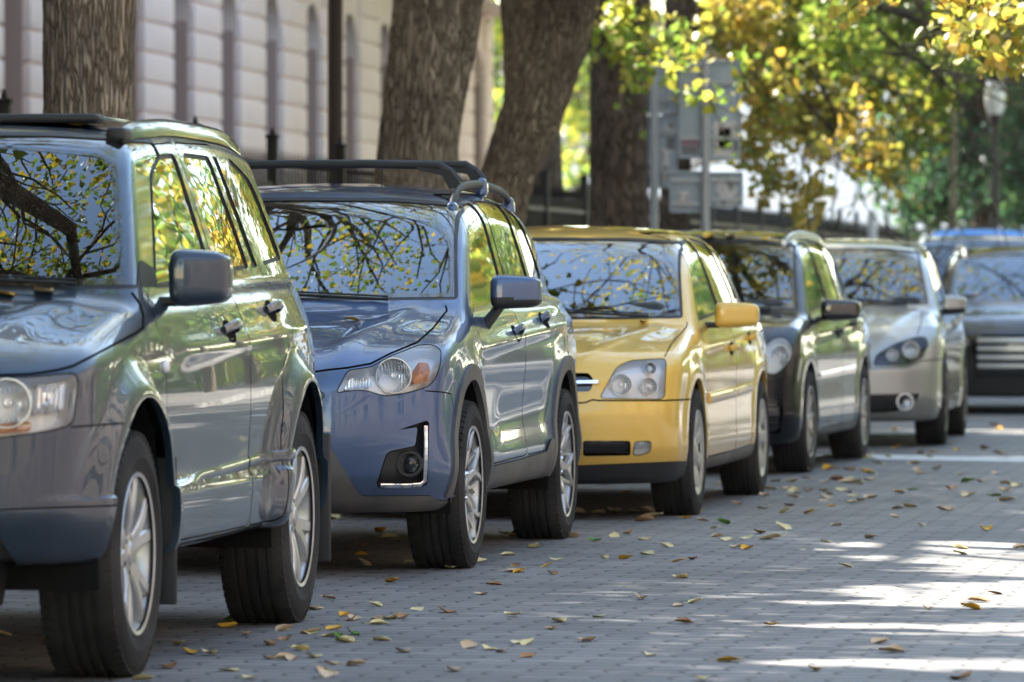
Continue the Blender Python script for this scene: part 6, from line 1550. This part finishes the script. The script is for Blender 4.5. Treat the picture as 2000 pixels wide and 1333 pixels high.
# the other side of the street: only seen mirrored in the cars
for i, (t, q, pal, n, lb) in enumerate([(34, 6.2, 'green', 7000, 'green lime on the far side of the street, nearest the camera'), (45, 6.4, 'green', 8000, 'tall green lime on the far side of the street'), (55, 6.0, 'green', 9000, 'green lime with low branches on the far side of the street'), (64, 6.3, 'green', 9000, 'pale green lime on the far side of the street'), (74, 6.1, 'mixed', 9000, 'half yellow lime on the far side of the street'), (85, 6.2, 'green', 8000, 'dense green lime on the far side of the street'), (97, 6.0, 'green', 8000, 'pale green lime far along the other side of the street'), (109, 6.3, 'mixed', 9000, 'yellowing lime far along the other side of the street'), (122, 6.0, 'green', 9000, 'green lime very far along the other side of the street'), (138, 6.5, 'lime', 9000, 'pale lime very far along the other side of the street'), (158, 6.5, 'mixed', 9000, 'last lime along the other side of the street'), (-12, 5.2, 'green', 7000, 'green lime behind the camera on the right pavement')]):
    x, y, z = street(t, q, .08); make_tree(lb, (x, y, z), [(0, 0, 0), (0, 0, 1.2), (.05, 0, 2.2), (.0, .1, 3.4), (0, 0, 5.2)], [.26, .22, .20, .18, .14], 70+i, pal, limbs=10, nleaf=n, leaf=.19, minz=1.2, limb_len=3.4, depth=3, group='trees across the street and behind the camera', leafy=.34, start=.5)
# unseen leaves added to the row's crowns, placed so their shadow falls on the street
rs = np.random.default_rng(77); n = 199000; Gt = np.r_[rs.uniform(11, 40, 90000), rs.uniform(-65, 11, 29000), rs.uniform(66, 125, 80000)]; Gq = np.r_[rs.uniform(-3.9, 1.0, 90000), rs.uniform(-6, 3.4, 29000), rs.uniform(-3.5, 8.5, 80000)]; hz = np.r_[rs.uniform(5.0, 9.5, 119000), rs.uniform(8.0, 10.5, 80000)]
G = np.zeros((n, 3)); G[:, :2] = Gt[:, None]*ET+Gq[:, None]*EQ; Pc = G+SDIR[None]*(hz/SDIR[2])[:, None]
tt_ = Pc[:, :2] @ ET; own = [(92.0, 'street_tree.006'), (7.0, 'street_tree.008'), (17.5, 'street_tree.007'), (28.2, 'street_tree'), (38.6, 'street_tree.001'), (48.2, 'street_tree.004')]
near = np.abs(tt_[:, None]-np.array([o_[0] for o_ in own])).argmin(1)
for k, (t_, nm_) in enumerate(own):
    q_ = bpy.data.objects[nm_]; o = leaf_cloud('crown', Pc[near == k], (.26, .42)[k] if k < 2 else .135, 'mixed', rs, None, True, .2)  # holds only the added shade leaves nearest this tree
    if o: o.parent = q_; o.matrix_parent_inverse = Matrix.Translation(-q_.location)
# unseen shrub screen added across the street to darken the door reflections
for i in range(9):
    t0 = 36+i*13.0; x, y, z = street(t0+6.5, 8.4); root = empty('shrub', (x, y, .1)); tag(root, ['tall green shrub screen across the street, piece nearest the camera', 'second piece of the green shrub screen across the street'][min(i, 1)] if i < 2 else 'piece of the long green shrub screen across the street', 'shrub', 'shrub screen across the street')
    rh = np.random.default_rng(300+i); n = 3800; T_ = t0+rh.uniform(0, 13.2, n); Q_ = 8.4+rh.normal(size=n)*.45; H_ = 2.3*rh.random(n)**.8*(1+.22*np.sin(T_*.9+i)); P = np.stack([ET[0]*T_+EQ[0]*Q_, ET[1]*T_+EQ[1]*Q_, H_+.05], 1)
    o = leaf_cloud('foliage', P, .20, ['green', 'dark', 'green', 'lime', 'green', 'dark', 'green', 'mixed', 'green'][i], rh, None, True, .2, False); o.parent = root; o.matrix_parent_inverse = Matrix.Translation(-root.location)
    st = MB()
    for k in range(8): a_ = Vector((ET[0]*(k*1.6-5.6), ET[1]*(k*1.6-5.6), 0)); st.tube([a_, a_+Vector((.05, .03, 1.2)), a_+Vector((.12, .1, 1.9))], [.04, .03, .015], 6)
    st.build('stems', BARKD, root)
# ---------------------------------------------------------------- pale strip across the street
b = MB(); V = [(*street(36.6, -5.6)[:2], .004), (*street(37.6, -5.6)[:2], .004), (*street(37.5, -3.4)[:2], .004), (*street(36.2, -.5)[:2], .004), (*street(35.2, -.5)[:2], .004), (*street(36.5, -3.4)[:2], .004)]
b.add(V, [(0, 5, 2, 1), (5, 4, 3, 2)]); tag(b.build('bay_line', mwp, smooth=False), kind='structure')
# ---------------------------------------------------------------- fallen leaves, each one a thing
LC = {'pale yellow': ((.82, .70, .38), (.66, .55, .26)), 'golden': ((.78, .46, .05), (.62, .32, .03)), 'brown': ((.34, .17, .07), (.42, .23, .10)), 'tan': ((.66, .50, .32), (.50, .36, .22)), 'green': ((.14, .30, .03), (.10, .22, .02))}
def litter_mat(nm, c1, c2):
    m = mat('leaf_'+nm.replace(' ', '_'), c1, .6, spec=.3); add_noise_color(m, c1, c2, 60, 4, .35, .7, coord='Generated'); return m
def litter_mesh(k, m):
    rng = np.random.default_rng(k); b = MB(); n = 9; V = []; curl = rng.uniform(.25, 1.1); tip = rng.uniform(-.1, .5)
    prof = [(0, .06), (.08, .30), (.25, .46), (.45, .48), (.65, .38), (.82, .22), (.94, .09), (1.0, .015)]
    for i, (y, w) in enumerate(prof):
        for j in range(n):
            s = (j/(n-1)-.5)*2; w2 = w*(1+.10*math.sin(i*2.1+j*3+k)); a = s*curl
            V.append((w2*math.sin(a)/max(curl, .2), y-.5-.06*(1-abs(s))*(i == 0), w2*(1-math.cos(a))/max(curl, .2)*.9+tip*.35*(y**2)+.03*math.sin(j*2+i+k)+.012))
    F = [(i*n+j, i*n+j+1, (i+1)*n+j+1, (i+1)*n+j) for i in range(len(prof)-1) for j in range(n-1)]
    b.add(V, F); b.tube([(0, -.5, .02), (.02, -.7, .04), (.05, -.86, .10)], [.012, .010, .008], 4)
    o = b.build('fallen_leaf', m, sharp=None); z = min(v.co.z for v in o.data.vertices)
    for v in o.data.vertices: v.co.z -= z
    return o
LK = {nm: [litter_mesh(i*7+j, litter_mat(nm, *c)) for j in range(3)] for i, (nm, c) in enumerate(LC.items())}
rl = np.random.default_rng(5)
used = set()
def drop_leaf(x, y, z, nm, sz, label=None, group='fallen leaves on the paving', tilt=.25):
    src = LK[nm][rl.integers(3)]
    if src.name in used: o = src.copy(); COL.objects.link(o)
    else: o = src; used.add(src.name)
    o.location = (x, y, z); o.rotation_euler = (rl.normal()*tilt*.5, rl.normal()*tilt*.5, rl.uniform(0, 6.28)); s = sz*rl.uniform(.8, 1.2); o.scale = (s*rl.uniform(.7, 1.1), s, s*rl.uniform(.7, 1.3))
    tag(o, label or {'pale yellow': 'pale yellow curled leaf fallen on the grey paving', 'golden': 'golden orange leaf fallen on the grey paving', 'brown': 'dry brown leaf fallen on the grey paving', 'tan': 'dull tan leaf fallen on the grey paving', 'green': 'fresh green leaf fallen on the grey paving'}[nm], 'leaf', group if not label else None)
    return o
names = ['pale yellow', 'tan', 'golden', 'brown', 'pale yellow', 'tan', 'pale yellow', 'green']
for i, (x, y) in enumerate(LEAFXY):
    nm = names[rl.integers(7)] if rl.random() > .04 else 'green'
    drop_leaf(x, y, .001, nm, .068 if y < 30 else .085)
for i in range(78):
    t = rl.uniform(24, 46); q = -5.6+rl.uniform(0, 1)**.7*4.2+(t-24)*.0; x, y, z = street(t, q); drop_leaf(x, y, .001, names[rl.integers(7)], .09)
for i in range(46):                    # gathered against the tyres
    cx, s_, y_ = [(car1, 2.64, .80), (car2, 0, .8), (car2, 2.63, .8), (car3, 0, .8), (car3, 2.7, .85), (car4, 0, .85), (car4, 2.64, .9), (car1, 0, .9)][i % 8]
    p = cx.matrix_basis @ Vector((-s_-abs(rl.normal())*.22-.05, y_+rl.normal()*.25, 0)); drop_leaf(p.x, p.y, .001+rl.uniform(0, .006), names[rl.integers(7)], .062, tilt=.5)
for i in range(34):                    # drifted along the kerb behind the blue crossover
    t = rl.uniform(24.5, 29.5); x, y, z = street(t, -5.55+abs(rl.normal())*.28); drop_leaf(x, y, .002+rl.uniform(0, .02), ['golden', 'brown', 'tan', 'golden'][rl.integers(4)], .09, tilt=.8)
def on_car(B, root, s, y):
    Q = np.array([[-s, y, z] for z in np.linspace(.6, 1.9, 1301)]); z = Q[::-1][(B.f(Q[::-1]) < 0).argmax(), 2]; return root.matrix_basis @ Vector((-s, y, z+.003))
for B, root, s, y, nm, lb in [(B1, car1, 1.30, .40, 'golden', 'yellow leaf on the roof of the slate grey SUV'), (B1, car1, .30, .42, 'golden', 'golden leaf at the foot of the windscreen of the slate grey SUV'), (B1, car1, .33, .53, 'tan', 'tan leaf by the windscreen corner of the slate grey SUV'),
        (B2, car2, -.05, .40, 'golden', 'orange leaf lying on the bonnet of the blue crossover'), (B2, car2, .22, .12, 'pale yellow', 'pale leaf beside the wiper of the blue crossover'),
        (B3, car3, .22, .58, 'brown', 'brown leaf at the windscreen corner of the golden yellow car'), (B3, car3, .18, .10, 'tan', 'tan leaf at the foot of the windscreen of the golden yellow car'), (B4, car4, 1.10, .10, 'golden', 'yellow leaf at the front edge of the roof of the black estate'), (B4, car4, 1.12, .45, 'golden', 'yellow leaf near the roof rail of the black estate'), (B4, car4, 1.14, .22, 'pale yellow', 'pale leaf in the middle of the roof of the black estate')]:
    p = on_car(B, root, s, y); drop_leaf(p.x, p.y, p.z, nm, .06 if B is not B4 else .09, lb)
for nm in LK:
    for o in LK[nm]:
        if o.name not in used: bpy.data.objects.remove(o)

hz = MB(); hz.box((0, 0, 0), (1, 1, 1)); V = hz.v[0]
P = np.array([street(-90+560*(v[1]+.5), -120+220*(v[0]+.5), -1.1+24.5*(v[2]+.5)) for v in V]); hm = bpy.data.materials.new('air'); hm.use_nodes = True; hm.node_tree.nodes.remove(bsdf(hm))
pv = N(hm, 'ShaderNodeVolumePrincipled', Density=.0001); pv.inputs['Color'].default_value = (.92, .94, 1, 1); pv.inputs['Anisotropy'].default_value = .3; L(hm, pv.outputs[0], hm.node_tree.nodes['Material Output'].inputs['Volume'])
tag(raw_mesh('haze', P, hz.f, hm, smooth=False), kind='stuff')
SC.cycles.volume_bounces = 0
